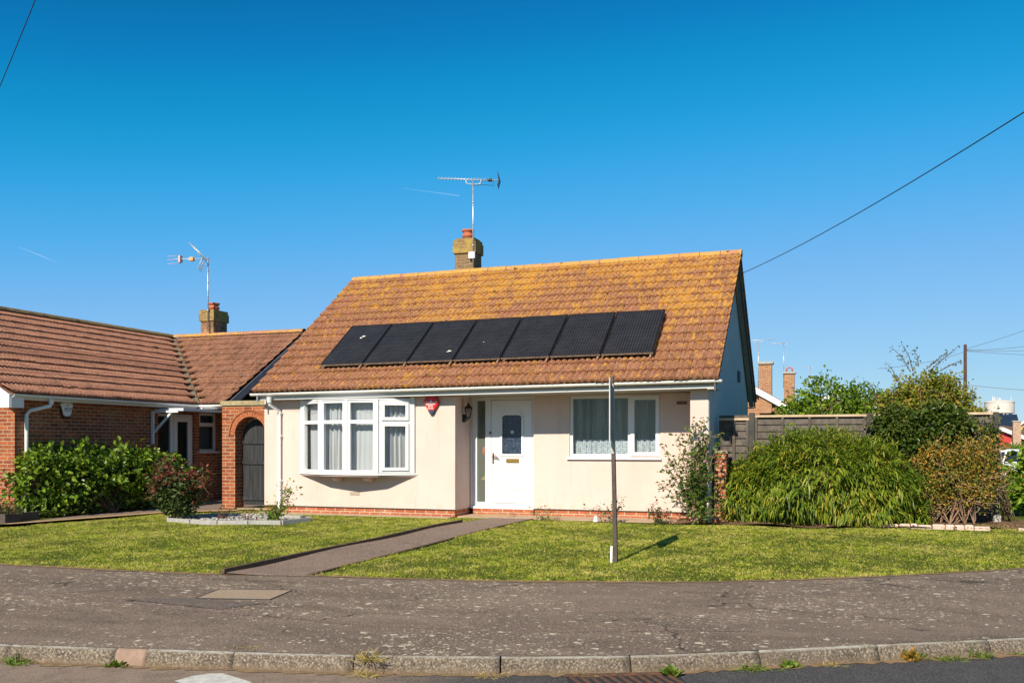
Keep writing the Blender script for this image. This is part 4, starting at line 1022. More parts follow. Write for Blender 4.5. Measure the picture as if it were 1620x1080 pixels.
bk = MB(); bk.quad((NG, CY + .02, NZ - .02), (CXE, CY + .02, NZ - .02), (CXE, CYR, NRZ - .02), (NRX, CYR, NRZ - .02)); bk.quad((CXE, CYR, NRZ), (CXE, CYR + 3.6, NZ), (NRX - 3, CYR + 3.6, NZ), (NRX, CYR, NRZ)); bk.build("wing_roof_back", CROOF, nb)
def ridge_run(a, b, mat, w=.14, h=.1):
    a = Vector(a); b = Vector(b); L = (b - a).length; d = (b - a) / L; sd2 = d.cross(Vector((0, 0, 1))).normalized(); up = sd2.cross(d); mb = MB(); s = 0; r = random.Random(int(L * 100))
    while s < L - .05:
        e = min(s + .45, L); j = r.uniform(-.008, .008); V = []
        for q in (s, e + .002):
            for k in range(7):
                t = math.pi * k / 6; V.append(a + d * q + sd2 * math.cos(t) * w + up * (math.sin(t) * h + j * .4 - .01))
        F = [(k, k + 1, 8 + k, 7 + k) for k in range(6)]; mb.arr(V, F, True); s = e
    return mb
ridge_run((NRX, 13.95, NRZ + .03), (NRX, CYR + .1, NRZ + .03), NRIDGE).build("ridge_tiles", NRIDGE, nb)
ridge_run((NRX + .1, CYR, NRZ + .03), (CXE, CYR, NRZ + .03), RIDGE).build("ridge_tiles", RIDGE, nb)
MB().bar((NG - .02, CY - .02, NZ + .035), (NRX, CYR, NRZ + .035), .16, .03).build("valley_trough", simple("mossy_valley", (.20, .17, .11), (.12, .10, .07), 6, .9), nb)
ng = MB()
Pn = [(math.cos(math.pi + math.pi * k / 8) * .06, math.sin(math.pi + math.pi * k / 8) * .062) for k in range(9)] + [(math.cos(math.pi + math.pi * k / 8) * .053, math.sin(math.pi + math.pi * k / 8) * .053) for k in reversed(range(9))]
ng.prism([(NG + .045 + a, NZ + .01 + b) for a, b in Pn], 0, 1) if False else None
V0 = len(ng.v)
def gutter_y(mb, x, z, y0, y1):
    i = len(mb.v); n = len(Pn)
    for y in (y0, y1): mb.v += [(x + a, y, z + b) for a, b in Pn]
    for k in range(n): mb.f.append((i + k, i + (k + 1) % n, i + n + (k + 1) % n, i + n + k)); mb.sm.append(False)
    mb.f.append(tuple(i + k for k in range(n))); mb.sm.append(False); mb.f.append(tuple(i + n + k for k in range(n))); mb.sm.append(False)
gutter_y(ng, NG + .035, NZ + .0, 14.0, CY - .08)
ng.prism([(CY - .035 + a, NZ + b) for a, b in Pn], NG + .10, CXE + .03, axis='x')
ng.build("gutter", UPVC, nb)
MB().box(NG - .05, NG - .03, 14.0, CY + .0, NZ - .10, NZ + .0).box(NG - .03, CXE - .02, CY + .045, CY + .065, NZ - .10, NZ).build("fascia", UPVC, nb)
MB().box(NX + .002, NG - .052, NY0 - .1, PY, NZ - .09, NZ - .08).box(NG - .05, CXE - .05, CY + .07, PY, NZ - .09, NZ - .08).build("soffit", SOFFIT, nb)
# front barge boards (white) and the grey one on the wing
bb = MB()
for xa, za in ((NG + .02, NZ - .02), (FX - .3, NZ - .02)):
    i = len(bb.v); w = .24
    bb.v += [(xa, 13.94, za), (NRX, 13.94, NRZ), (NRX, 13.94, NRZ - w), (xa, 13.94, za - w), (xa, 13.97, za), (NRX, 13.97, NRZ), (NRX, 13.97, NRZ - w), (xa, 13.97, za - w)]
    for f in ((0, 1, 2, 3), (7, 6, 5, 4), (0, 3, 7, 4), (3, 2, 6, 7), (0, 4, 5, 1)): bb.f.append(tuple(i + k for k in f)); bb.sm.append(False)
bb.box(NG - .3, NG + .03, 13.975, 14.28, NZ - .262, NZ - .06)
bb.build("bargeboard", UPVC, nb)
bb = MB(); xw_ = CXE + .02; w = .22
bb.v += [(xw_, CY + .02, NZ + .0), (xw_, CYR, NRZ), (xw_, CYR, NRZ - w), (xw_, CY + .02, NZ - w), (xw_ - .03, CY + .02, NZ), (xw_ - .03, CYR, NRZ), (xw_ - .03, CYR, NRZ - w), (xw_ - .03, CY + .02, NZ - w)]
for f in ((0, 1, 2, 3), (7, 6, 5, 4), (0, 3, 7, 4), (3, 2, 6, 7), (0, 4, 5, 1)): bb.f.append(f); bb.sm.append(False)
bb.build("bargeboard", GREYBOARD, nb)
MB().prism([(PY + .1, NZ - .1), (CYR, NRZ - .15), (CYR + 3, NZ - .1)], -14.5, -14.41, axis='x').build("wing_gable", simple("dark_gable_boards", (.06, .045, .04), (.09, .065, .055), 5, .8), nb)
dp = MB(); dp.lathe([(.042, 0), (.048, .02), (.048, .09), (.055, .11)], (NG + .035, 14.95, NZ - .165), 14)
dp.tube([(NG + .035, 14.95, NZ - .14), (NG + .03, 14.93, NZ - .2), (NX + .10, 14.65, NZ - .3), (NX + .06, 14.6, NZ - .38), (NX + .06, 14.6, .05)], .038, 12)
for z in (1.9, 1.0): dp.lathe([(.045, 0), (.045, .05)], (NX + .06, 14.6, z), 12)
dp.build("downpipe", UPVC, nb)
# neighbour chimney
qx0, qx1, qy0, qy1 = -17.64, -17.2, 23.2, 23.85
nc = MB().box(qx0, qx1, qy0, qy1, 4.2, 5.02).build("chimney", brick_mat("dark_orange_brick", (.42, .19, .09), (.22, .10, .06), (.34, .27, .18), (.17, .11, .06)), nb)
MB().box(qx0 - .04, qx1 + .04, qy0 - .04, qy1 + .04, 5.021, 5.26).box(qx0 - .02, qx1 + .02, qy0 - .02, qy1 + .02, 5.261, 5.35).build("corbelled_top", CAPBRICK, nc)
MB().lathe([(.14, 0), (.14, .06), (.16, .07), (.16, .11), (.13, .12), (.13, .18), (.165, .19), (.165, .23)], (-17.4, 23.5, 5.35), 18).build("chimney_pot", CLAY, nc)
# neighbour aerial: grid reflector type
t = thing("tv_aerial", "TV aerial with two wire grid reflectors on the neighbour chimney", "TV aerial", (-17.3, 23.12, 4.7))
MB().tube([(-17.33, 23.12, 4.7), (-17.33, 23.12, 6.86)], .022, 8).lathe([(.028, 0), (.028, .04)], (-17.33, 23.12, 5.3), 8).lathe([(.028, 0), (.028, .04)], (-17.33, 23.12, 5.7), 8).lathe([(.028, 0), (.028, .04)], (-17.33, 23.12, 6.1), 8).lathe([(.028, 0), (.028, .04)], (-17.33, 23.12, 6.45), 8).build("mast", STEEL, t)
tb = Vector((-17.33, 23.1, 6.82)); dd = Vector((-.93, -.36, -.02)).normalized(); sdv = dd.cross(Vector((0, 0, 1))).normalized()
MB().tube([tb + dd * -.05, tb + dd * .95], .013, 6).build("boom", ALU, t)
gr = MB()
for s, dz in ((1, .42), (-1, -.33)):
    for k in range(7):
        p = tb + dd * (.10 + .36 * (k / 6 if s > 0 else .35 * k / 6)) + Vector((0, 0, dz * k / 6)); gr.tube([p - sdv * .22, p + sdv * .22], .008, 5)
    for e in (-.2, 0, .2): gr.tube([tb + dd * .08 + sdv * e, tb + dd * (.10 + (.36 if s > 0 else .13)) + Vector((0, 0, dz)) + sdv * e], .009, 5)
gr.build("reflector", ALU, t)
di = MB(); dpos = tb + dd * .45; di.box(dpos.x - .07, dpos.x + .07, dpos.y - .05, dpos.y + .05, dpos.z - .07, dpos.z + .05, .02); di.build("dipole_box", simple("faded_orange_plastic", (.62, .36, .16), rough=.6), t)
di = MB(); dpos = tb + dd * .78; di.box(dpos.x - .03, dpos.x + .03, dpos.y - .06, dpos.y + .06, dpos.z - .11, dpos.z + .1, .01)
for o_ in (-.12, 0, .1): di.tube([dpos + Vector((0, 0, o_)), dpos + dd * .38 + Vector((0, 0, o_ - .02))], .007, 5)
di.build("director", simple("faded_pink_plastic", (.55, .42, .38), rough=.6), t)
# neighbour door, window, canopy
nd = MB(); xd = NX - .06
def yframe(mb, y0, y1, z0, z1, w, x0, x1):
    mb.box(x0, x1, y0, y0 + w, z0, z1); mb.box(x0, x1, y1 - w, y1, z0, z1); mb.box(x0 + .002, x1 - .002, y0 + w, y1 - w, z0, z0 + w); mb.box(x0 + .002, x1 - .002, y0 + w, y1 - w, z1 - w, z1)
yframe(nd, DY0, 19.10, .01, 2.155, .06, xd - .06, xd); yframe(nd, 19.102, DY1, .01, 2.155, .05, xd - .06, xd)
yframe(nd, 19.155, DY1 - .052, .06, 2.10, .13, xd - .04, xd + .012)
ndo = nd.build("front_door", UPVC, nb)
MB().box(xd - .035, xd - .027, DY0 + .06, 19.04, .07, 2.09).build("side_light", NPANE, ndo); MB().box(xd - .02, xd - .012, 19.28, DY1 - .18, .19, 1.97).build("door_glass", NPANE, ndo)
MB().tube([(xd + .012, 19.22, 1.06), (xd + .06, 19.22, 1.06), (xd + .06, 19.33, 1.06)], .012, 8).build("handle", STEEL, ndo)
nwn = MB(); yframe(nwn, WY0, WY1, 1.23, 2.225, .055, xd - .05, xd + .01); nwn.box(xd - .046, xd + .006, WY0 + .055, WY1 - .055, 1.87, 1.93); yframe(nwn, WY0 + .03, WY1 - .03, 1.915, 2.2, .05, xd, xd + .03)
nwo = nwn.build("window", UPVC, nb)
MB().box(xd - .03, xd - .022, WY0 + .05, WY1 - .05, 1.28, 1.88).box(xd - .03, xd - .022, WY0 + .05, WY1 - .05, 1.92, 2.18).build("pane", NPANE, nwo)
MB().box(xd - .02, NX + .07, WY0 - .06, WY1 + .04, 1.19, 1.226).build("sill", UPVC, nwo)
MB().box(NX - 2.2, NX - 2.1, 17.6, 25, 0, 2.25).box(NX - 2.1, NX - .25, 17.5, 17.6, 0, 2.25).box(NX - 2.1, NX - .25, 17.6, 25, 2.252, 2.28).box(NX - 2.1, NX - .25, 24.9, 25, 0, 2.25).build("interior_wall", DARKROOM, nb)
tag(MB().box(NX - .22, NX - .21, WY0, WY1, 1.24, 2.2).build("net_curtain", NCURT), "grey net curtain in the small window of the neighbour bungalow", "curtain")
cp = thing("door_canopy", "white flat canopy over the neighbour door with a diagonal bracket", "door canopy", (NX, 18.3, 2.2))
MB().box(NX + .004, NX + .80, 18.42, 20.6, 2.228, 2.25).box(NX + .80, NX + .83, 18.42, 20.6, 2.20, 2.262).box(NX + .004, NX + .83, 18.39, 18.418, 2.20, 2.262).build("canopy_roof", UPVC, cp)
bk = MB().bar((NX + .03, 18.30, 1.42), (NX + .03, 18.30, 2.21), .06, .05).bar((NX + .06, 18.30, 2.18), (NX + .76, 18.30, 2.18), .045, .045).bar((NX + .05, 18.33, 1.70), (NX + .55, 18.33, 2.165), .05, .045)
bk.build("bracket", UPVC, cp)
t = thing("alarm_box", "white shield shaped alarm box high on the shaded brick wall", "alarm box", (NX, 15.65, 2.17))
def shield(s, dz=0): return [(15.65 + a * s, 2.15 + b * s + dz) for a, b in ((-.15, .13), (-.08, .145), (.08, .145), (.15, .13), (.16, .08), (.10, -.12), (.05, -.15), (-.05, -.15), (-.10, -.12), (-.16, .08))][::-1]
MB().prism(shield(1), NX + .003, NX + .07, axis='x', ch=.012).build("cover", WHITEPLASTIC, t)
MB().prism(shield(1, -.055), NX + .002, NX + .05, axis='x', ch=.01).build("base", simple("dark_maroon_plastic", (.06, .012, .02), rough=.4), t)
mk = MB()
for (yc, z, w, h) in ((15.65, 2.215, .03, .03), (15.62, 2.150, .11, .022), (15.73, 2.150, .06, .022), (15.61, 2.110, .09, .016), (15.70, 2.110, .07, .016)): mk.box(NX + .0705, NX + .0725, yc - w / 2, yc + w / 2, z, z + h)
mk.build("lettering", simple("dark_blue_ink", (.03, .04, .10), rough=.6), t)

# ------------------------------------------------------------------ brick archway and its gate
AX0, AX1, AY0, AY1 = -12.60, -11.37, 17.30, 17.62
arch = thing("brick_archway", "red brick archway between the two bungalows with a tall black gate", "archway", (-12, 17.3, 0))
am = MB(); ax0, ax1 = -12.27, -11.50; axc = (ax0 + ax1) / 2; ar_ = (ax1 - ax0) / 2; az = 1.62; ztop = 2.25
am.box(AX0, ax0 - 0.0, AY0, AY1, -.1, az)
am.box(ax1, AX1, AY0, AY1, -.1, az)
n = 18
for k in range(n):
    t0, t1 = math.pi * (1 - k / n), math.pi * (1 - (k + 1) / n); xa, xb = axc + ar_ * math.cos(t0), axc + ar_ * math.cos(t1); za, zb = az + ar_ * math.sin(t0), az + ar_ * math.sin(t1)
    am.quad((xa, AY0, za), (xb, AY0, zb), (xb, AY0, ztop), (xa, AY0, ztop)); am.quad((xb, AY1, zb), (xa, AY1, za), (xa, AY1, ztop), (xb, AY1, ztop)); am.quad((xa, AY0, za), (xa, AY1, za), (xb, AY1, zb), (xb, AY0, zb))
am.box(AX0, ax0, AY0, AY1, az + .0005, ztop); am.box(ax1, AX1, AY0, AY1, az + .0005, ztop); am.quad((ax0, AY0, ztop), (ax1, AY0, ztop), (ax1, AY1, ztop), (ax0, AY1, ztop))
am.build("wall", NBRICK, arch)
vs = MB(); n = 22; mo = MB()
for k in range(n):
    t0, t1 = math.pi * (1 - (k + .06) / n), math.pi * (1 - (k + .94) / n)
    vs.prism([(axc + r_ * math.cos(t), az + r_ * math.sin(t)) for r_, t in ((ar_ + .002, t0), (ar_ + .115, t0), (ar_ + .115, t1), (ar_ + .002, t1))], AY0 - .012, AY0 + .1, axis='y')
vs.build("arch_ring", ARCHBRICK, arch)
n = 24
for k in range(n):
    t0, t1 = math.pi * (1 - k / n) , math.pi * (1 - (k + 1) / n)
    mo.prism([(axc + r_ * math.cos(t), az - .05 + (r_) * math.sin(t) + .05) for r_, t in ((ar_ + .128, t0), (ar_ + .158, t0), (ar_ + .158, t1), (ar_ + .128, t1))], AY0 - .028, AY0 + .05, axis='y')
mo.build("hood_mould", ARCHBRICK, arch)
MB().box(AX0 - .03, AX1 + .0, AY0 - .035, AY1 + .03, ztop + .002, ztop + .10).build("coping", COPING, arch)
gt_ = MB(); yg_ = AY1 - .06; n = 14
pl2 = [(ax0 + .01, .10), (ax1 - .01, .10), (ax1 - .01, az)] + [(axc + (ar_ - .02) * math.cos(math.pi * k / n), az - .03 + (ar_ - .02) * math.sin(math.pi * k / n)) for k in range(1, n)] + [(ax0 + .01, az)]
gt_.prism(pl2, yg_, yg_ + .025, axis='y')
for z in (.20, .98, 1.42): gt_.box(ax0 + .012, ax1 - .012, yg_ - .028, yg_ - .001, z, z + .075)
gate = gt_.build("gate", BLACKWOOD, arch)
MB().box(ax0 - .0, ax1, AY0 + .05, AY1, -.05, .035).build("threshold", COPING, arch)

# ------------------------------------------------------------------ fence on the right, brick pier
fn = thing("garden_fence", "weathered dark wooden panel fence right of the bungalow behind the bushes", "fence", (.5, 19, 0))
FY = 19.0; fx = [-2.12, -1.55, .60, 2.74]; ft = [1.86, 1.94, 1.955]
for i in range(3):
    py_ = 18.0 if i == 0 else FY; f = MB(); a, b = fx[i] + .05, (fx[i + 1] if i else -1.47) - .05; z = .18; r = random.Random(i)
    while z < ft[i] - .03:
        hgt = .135; f.prism([(py_ - .022 - r.uniform(0, .008), z), (py_ + .010, z), (py_ + .012, z + hgt + .02), (py_ + .004, z + hgt + .02)], a, b, axis='x'); z += hgt
    for x in np.linspace(a + .03, b - .03, 3 if i == 0 else 5): f.box(x - .022, x + .022, py_ - .06, py_ - .032, .15, ft[i] - .002)
    f.build("fence_panel", FENCEWOOD, fn)
    MB().box(a, b, py_ - .065, py_ + .03, ft[i], ft[i] + .042).build("capping", FENCECAP, fn)
    MB().box(a, b, py_ - .03, py_ + .03, -.1, .16).build("gravel_board", FENCEPOST, fn)
for x, py_ in [(-1.47, 18.0)] + [(q, FY) for q in fx[1:]]: MB().prism([(x - .05, py_ - .07), (x + .05, py_ - .07), (x + .05, py_ + .05), (x - .05, py_ + .05)], -.1, 2.0, ch=.012).build("post", FENCEPOST, fn)
MB().prism([(fx[3] + .0, FY - .06)] and [(2.68, FY - .20), (2.80, FY - .20), (2.80, FY - .065), (2.68, FY - .065)], -.1, .14, ch=.01).build("post_footing", CONC, fn)
pr = thing("brick_pier", "low red brick pier with stone cap beside the gable end", "brick pier", (-1.99, 17.6, 0))
MB().box(-2.10, -1.88, 17.45, 17.8, -.1, 1.24).build("pier_shaft", BRICK, pr); MB().box(-2.13, -1.85, 17.42, 17.83, 1.242, 1.30, .012).build("cap", COPING, pr)

# ------------------------------------------------------------------ sign post, edge on
sp = thing("sign_post", "slim upright sign post on the lawn seen with its board edge-on", "sign post", (-2.70, 11.99, -.06))
tw = Vector((-2.755, 12.02, 2.30)); bs = Vector((-2.70, 12.0, -.12)); bd_ = Vector((.222, -.975, 0)); mid = bs.lerp(tw, .585)
MB().bar(bs, mid, .05, .05).build("post", DARKTIMBER, sp)
MB().bar(bs.lerp(tw, .96), tw, .046, .046).build("post_top", DARKTIMBER, sp)
MB().bar(mid + Vector((0, 0, .001)), bs.lerp(tw, .9595), .046, .046).build("upper_post", PALETIMBER, sp)
bo = MB(); o1 = tw + Vector((-.028, 0, -.06)) + bd_ * .03; o2 = tw + Vector((-.028, 0, -.06)) + bd_ * .66
bo.v += [tuple(q + Vector((dx, 0, dz))) for q in (o1, o2) for dx, dz in ((-.007, -.80), (.007, -.80), (.007, 0), (-.007, 0))]
for f in ((0, 1, 2, 3), (7, 6, 5, 4), (0, 4, 5, 1), (1, 5, 6, 2), (2, 6, 7, 3), (3, 7, 4, 0)): bo.f.append(f); bo.sm.append(False)
bo.build("board", BOARDW, sp)
MB().bar((-2.748, 11.95, -.12), (-2.742, 11.95, .10), .028, .02).build("stake", WHITEPLASTIC, sp)

# ------------------------------------------------------------------ concrete cover, paint, drain, edging stones
t = thing("inspection_cover", "pale rectangular concrete cover set in the dark pavement", "inspection cover", (-5.9, 8.4, -.16))
q = [(-6.16, 8.02), (-5.40, 8.20), (-5.52, 8.80), (-6.30, 8.60)]
MB().prism(q, -.19, pz(-5.9, 8.4) + .006).build("concrete_slab", simple("speckled_concrete", (.30, .22, .155), (.40, .31, .22), 40, .9, .8, 90, .15), t)
fr_ = MB()
for k in range(4): a, b = Vector(q[k]), Vector(q[(k + 1) % 4]); fr_.obox(a, b, -.19, pz(-5.9, 8.4) + .008, .014)
fr_.build("rim", DARKPLASTIC, t)
mb = MB(); mb.quad(*[(a, b, -.281) for a, b in ((-4.50, 5.62), (-4.30, 5.52), (-4.10, 5.42), (-3.86, 5.70), (-3.98, 5.78), (-4.16, 5.86), (-4.30, 5.92), (-4.40, 5.88), (-4.47, 5.78))])
struct("road_marking", mb, DISCCOL)
t = thing("drain_grate", "rusty iron drain grate in the road below the kerb", "drain grate", (-1.6, 6.6, -.28))
dg = MB(); d = (kpt(-1.2) - kpt(-1.9)).normalized(); nn = Vector((d.y, -d.x)); ctr = kpt(-1.53) + nn * .26
def dp_(a, b): v = ctr + d * a + nn * b; return (v.x, v.y)
for k in range(11): a = -.36 + k * .072; dg.prism([dp_(a - .012 - .03, -.17), dp_(a + .012 - .03, -.17), dp_(a + .012 + .03, .17), dp_(a - .012 + .03, .17)][::-1], -.30, -.274)
dg.prism([dp_(-.42, -.20), dp_(.42, -.20), dp_(.42, -.165), dp_(-.42, -.165)][::-1], -.30, -.272).prism([dp_(-.42, .165), dp_(.42, .165), dp_(.42, .20), dp_(-.42, .20)][::-1], -.30, -.272)
dg.build("grate", simple("rusty_iron", (.16, .075, .04), (.08, .05, .04), 14, .85, .5, 60, .3), t)
MB().prism([dp_(-.42, -.2), dp_(.42, -.2), dp_(.42, .2), dp_(-.42, .2)][::-1], -.31, -.2835).build("pit", DARKPLASTIC, t)

be = thing("bed_edging", "ring of pale concrete edging round the gravel bed on the left lawn", "garden edging", (-10.6, 15.1, 0))
ring = [(-11.85, 14.62), (-11.2, 14.44), (-10.6, 14.43), (-10.0, 14.50), (-9.42, 14.66), (-9.24, 15.35), (-9.75, 15.75), (-10.4, 15.85), (-11.0, 15.78), (-11.6, 15.55), (-11.95, 15.1)]
for i in range(len(ring)):
    a, b = Vector(ring[i]), Vector(ring[(i + 1) % len(ring)]); e = (b - a).normalized() * .008
    z0 = float(gz(*a)); MB().obox(a + e, b - e, z0 - .06, z0 + .075 + (i % 3) * .004, .06).build("edging_stone", CONC, be)
mb = MB(); mb.quad(*[(p[0], p[1], float(gz(*p)) + .02) for p in ring])
rng2 = np.random.default_rng(9)
struct("gravel_bed", mb, GRAVEL)
pb = MB()
for k in range(420):
    while True:
        x_, y_ = rng2.uniform(-11.8, -9.3), rng2.uniform(14.5, 15.75)
        if ((x_ + 10.6) / 1.22) ** 4 + ((y_ - 15.12) / .6) ** 4 < 1: break
    s = rng2.uniform(.012, .035); z_ = float(gz(x_, y_)) + .02
    pb.lathe([(s * .5, 0), (s, s * .4), (s * .7, s * .8), (s * .2, s)], (x_, y_, z_), 5, False, rng2.uniform(0, 3))
struct("gravel", pb, simple("pale_pebbles", (.45, .43, .40), (.25, .24, .22), 30, .85), 'stuff', "pale grey pebbles in the small bed on the left lawn")
pe = thing("stone_edging", "row of pale pink stones edging the bed below the orange shrub", "garden edging", (1.4, 17.3, 0)); r = random.Random(5); x = .35
while x < 2.35:
    L = r.uniform(.11, .26); y_ = 17.36 - .03 * (x - 1.4) + r.uniform(-.015, .015)
    MB().prism([(x, y_ - .05), (x + L - .012, y_ - .05 + r.uniform(-.01, .01)), (x + L - .012, y_ + .06), (x, y_ + .05)], -.05, .06 + r.uniform(-.012, .012), ch=.014).build("edging_stone", PINKSTONE, pe); x += L
pe = thing("stone_edging", "short run of pale pink stones beyond the fence end on the right", "garden edging", (3.2, 17.7, 0)); x = 2.85
while x < 3.7:
    L = r.uniform(.14, .22); y_ = 17.45 + .3 * (x - 2.85)
    MB().prism([(x, y_ - .04), (x + L - .012, y_), (x + L - .012, y_ + .09), (x, y_ + .06)], -.05, .03, ch=.012).build("edging_stone", PINKSTONE, pe); x += L
og = thing("garden_ornament", "small white stone ornament on the soil below the right window", "ornament", (-4.13, 16.72, 0))
MB().lathe([(.03, 0), (.05, .015), (.055, .045), (.035, .07), (.04, .085), (.035, .11), (.012, .125)], (-4.13, 16.72, -.01), 10).build("ornament_body", DROP, og)

# ------------------------------------------------------------------ foliage
def nrm(a): return a / np.maximum(np.linalg.norm(a, axis=1, keepdims=True), 1e-9)
def leaf_mesh(P, D, Up, L, W, fold=.25, droop=.0, wide=.45):
    """folded leaves: 6 vertices and two quads each"""
    D = nrm(D); Sd = nrm(np.cross(D, Up)); Nn_ = np.cross(Sd, D); L = L[:, None]; W = W[:, None]
    dz = np.zeros_like(P); dz[:, 2] = -1
    b = P; t = P + D * L + dz * L * droop
    def edge(k, s, w, dr): return P + D * L * k + Sd * W * s * w + Nn_ * W * fold * w + dz * L * droop * dr
    r1, l1 = edge(wide * .7, .5, .9, .15), edge(wide * .7, -.5, .9, .15); r2, l2 = edge(.72, .5, .72, .5), edge(.72, -.5, .72, .5)
    V = np.stack([b, r1, r2, t, l2, l1], 1).reshape(-1, 3); n = len(P); i = np.arange(n)[:, None] * 6
    F = np.concatenate([i + np.array([[0, 1, 2, 3]]), i + np.array([[0, 3, 4, 5]])], 0)
    return V, F
def lance_mesh(P, D, Up, L, W, droop):
    droop = droop[:, None]
    D = nrm(D); Sd = nrm(np.cross(D, Up)); L = L[:, None]; W = W[:, None]; dz = np.zeros_like(P); dz[:, 2] = -1
    c1 = P + D * L * .3 + dz * L * droop * .06; c2 = P + D * L * .68 + dz * L * droop * .38; t = P + D * L * .98 + dz * L * droop
    V = np.stack([P - Sd * W * .1, P + Sd * W * .1, c1 + Sd * W * .5, c1 - Sd * W * .5, c2 + Sd * W * .42, c2 - Sd * W * .42, t + Sd * W * .03, t - Sd * W * .03], 1).reshape(-1, 3)
    i = np.arange(len(P))[:, None] * 8
    F = np.concatenate([i + np.array([[0, 1, 2, 3]]), i + np.array([[3, 2, 4, 5]]), i + np.array([[5, 4, 6, 7]])], 0)
    return V, F
def blob_points(blobs, n, rng, rmin=.72, bump=.16):
    """points in the outer shell of a union of ellipsoids, with an uneven outline"""
    B = np.array(blobs, float); vol = B[:, 3] * B[:, 4] + B[:, 4] * B[:, 5] + B[:, 3] * B[:, 5]; P = []; Nr = []
    while sum(map(len, P)) < n:
        k = rng.choice(len(B), n, p=vol / vol.sum()); d = nrm(rng.normal(0, 1, (n, 3)))
        lum = 1 + bump * (np.sin(5 * d[:, 0] + 3 * k) * np.sin(6 * d[:, 2] + 2 * k) + .7 * np.sin(11 * d[:, 1] + 7 * d[:, 2] + k))
        rr = rng.uniform(rmin, 1.0, n) * lum + (rng.uniform(0, 1, n) > .93) * rng.uniform(0, .14, n)
        p = B[k, :3] + d * B[k, 3:] * rr[:, None]; keep = p[:, 2] > .02
        for j in range(len(B)):
            q = (((p - B[j, :3]) / B[j, 3:]) ** 2).sum(1); keep &= (q > rmin ** 2 * .8) | (k == j)
        P.append(p[keep]); Nr.append(nrm(d / B[k, 3:])[keep])
    return np.concatenate(P)[:n], np.concatenate(Nr)[:n]
def stems_mesh(bases, ends, r0, rng, mat, name, parent, lift=.25, n=4, seg=5, label=None):
    mb = MB()
    for e in ends:
        b = Vector(bases[rng.integers(len(bases))]); e = Vector(e); m = b.lerp(e, .5) + Vector((rng.normal(0, .06), rng.normal(0, .06), lift * (e - b).length * .35))
        pts = []; rs = []
        for k in range(seg + 1):
            t = k / seg; pts.append(b * (1 - t) ** 2 + m * 2 * t * (1 - t) + e * t * t + Vector(rng.normal(0, .012, 3)) * (k > 0)); rs.append(r0 * (1 - .75 * t) * rng.uniform(.8, 1.1))
        mb.tube(pts, rs, n, False)
    return mb.build(name, mat, parent, label)
def shrub(name, label, cat, base, blobs, ncl, lpc, L, W, mat, seed, stems=40, sr=.012, smat=None, bases=None, spread=.08, up=.3, droop=.1, out=.8, rmin=.72, fold=.25, bump=.16, group=None, cull=None, ends_all=False):
    rng = np.random.default_rng(seed); t = thing(name, label, cat, base, group)
    C, Nr = blob_points(blobs, ncl, rng, rmin, bump)
    if cull is not None: k = cull(C); C = C[k]; Nr = Nr[k]
    ncl = len(C); P = np.repeat(C, lpc, 0) + rng.normal(0, spread, (ncl * lpc, 3)); Nn_ = np.repeat(Nr, lpc, 0); m = len(P)
    D = Nn_ * out + rng.normal(0, .65, (m, 3)); D[:, 2] += up * .5
    U = Nn_ * .7 + rng.normal(0, .45, (m, 3)); U[:, 2] += .6
    Ls = L * rng.uniform(.6, 1.25, m); V, F = leaf_mesh(P, D, U, Ls, Ls * W / L, fold, droop)
    ok = V[:, 2].reshape(-1, 6).min(1) > 0.0
    V = V.reshape(-1, 6, 3)[ok].reshape(-1, 3); nn_ = ok.sum(); i = np.arange(nn_)[:, None] * 6
    F = np.concatenate([i + np.array([[0, 1, 2, 3]]), i + np.array([[0, 3, 4, 5]])], 0)
    np_mesh("foliage", V, F, mat, t)
    bs = bases or [(base[0] + rng.normal(0, .12), base[1] + rng.normal(0, .1), base[2]) for _ in range(5)]
    stems_mesh(bs, C[rng.choice(ncl, min(stems, ncl), False)], sr, rng, smat or BARK, "stems", t)
    return t
G = lambda *s: [(i / (len(s) - 1), c) for i, c in enumerate(s)]
L_HEDGE = leaf_mat("hedge_leaf", G((.022, .055, .006), (.07, .14, .010), (.17, .27, .018), (.32, .42, .035)), .4)
L_ROSE = leaf_mat("rose_leaf", G((.022, .045, .010), (.045, .085, .018), (.075, .115, .03), (.14, .16, .05)), .42)
L_CLIMB = leaf_mat("climbing_rose_leaf", G((.03, .06, .010), (.07, .13, .018), (.12, .19, .03), (.22, .26, .06)), .42)
L_ROSERED = leaf_mat("red_rose_leaf", G((.14, .022, .018), (.24, .04, .03), (.12, .06, .03), (.20, .12, .05)), .42)
L_BAMBOO = leaf_mat("bamboo_leaf", G((.028, .065, .006), (.075, .145, .010), (.14, .21, .014), (.25, .29, .022), (.48, .36, .06)), .45, .3, .25)
L_BERB = leaf_mat("orange_leaf", G((.04, .085, .010), (.11, .16, .02), (.20, .20, .03), (.55, .26, .04), (.52, .40, .07)), .55)
L_DARK = leaf_mat("dark_glossy_leaf", G((.014, .035, .006), (.04, .085, .010), (.09, .14, .018), (.22, .20, .04)), .38)
L_LAUREL = leaf_mat("laurel_leaf", G((.04, .09, .008), (.10, .19, .014), (.19, .30, .02), (.32, .42, .05)), .38)
L_MIX = leaf_mat("yellow_green_leaf", G((.045, .085, .010), (.13, .19, .015), (.28, .31, .025), (.32, .19, .05), (.44, .42, .05)), .45)
L_LOW = leaf_mat("low_plant_leaf", G((.04, .06, .02), (.07, .10, .03), (.10, .08, .06)), .6)

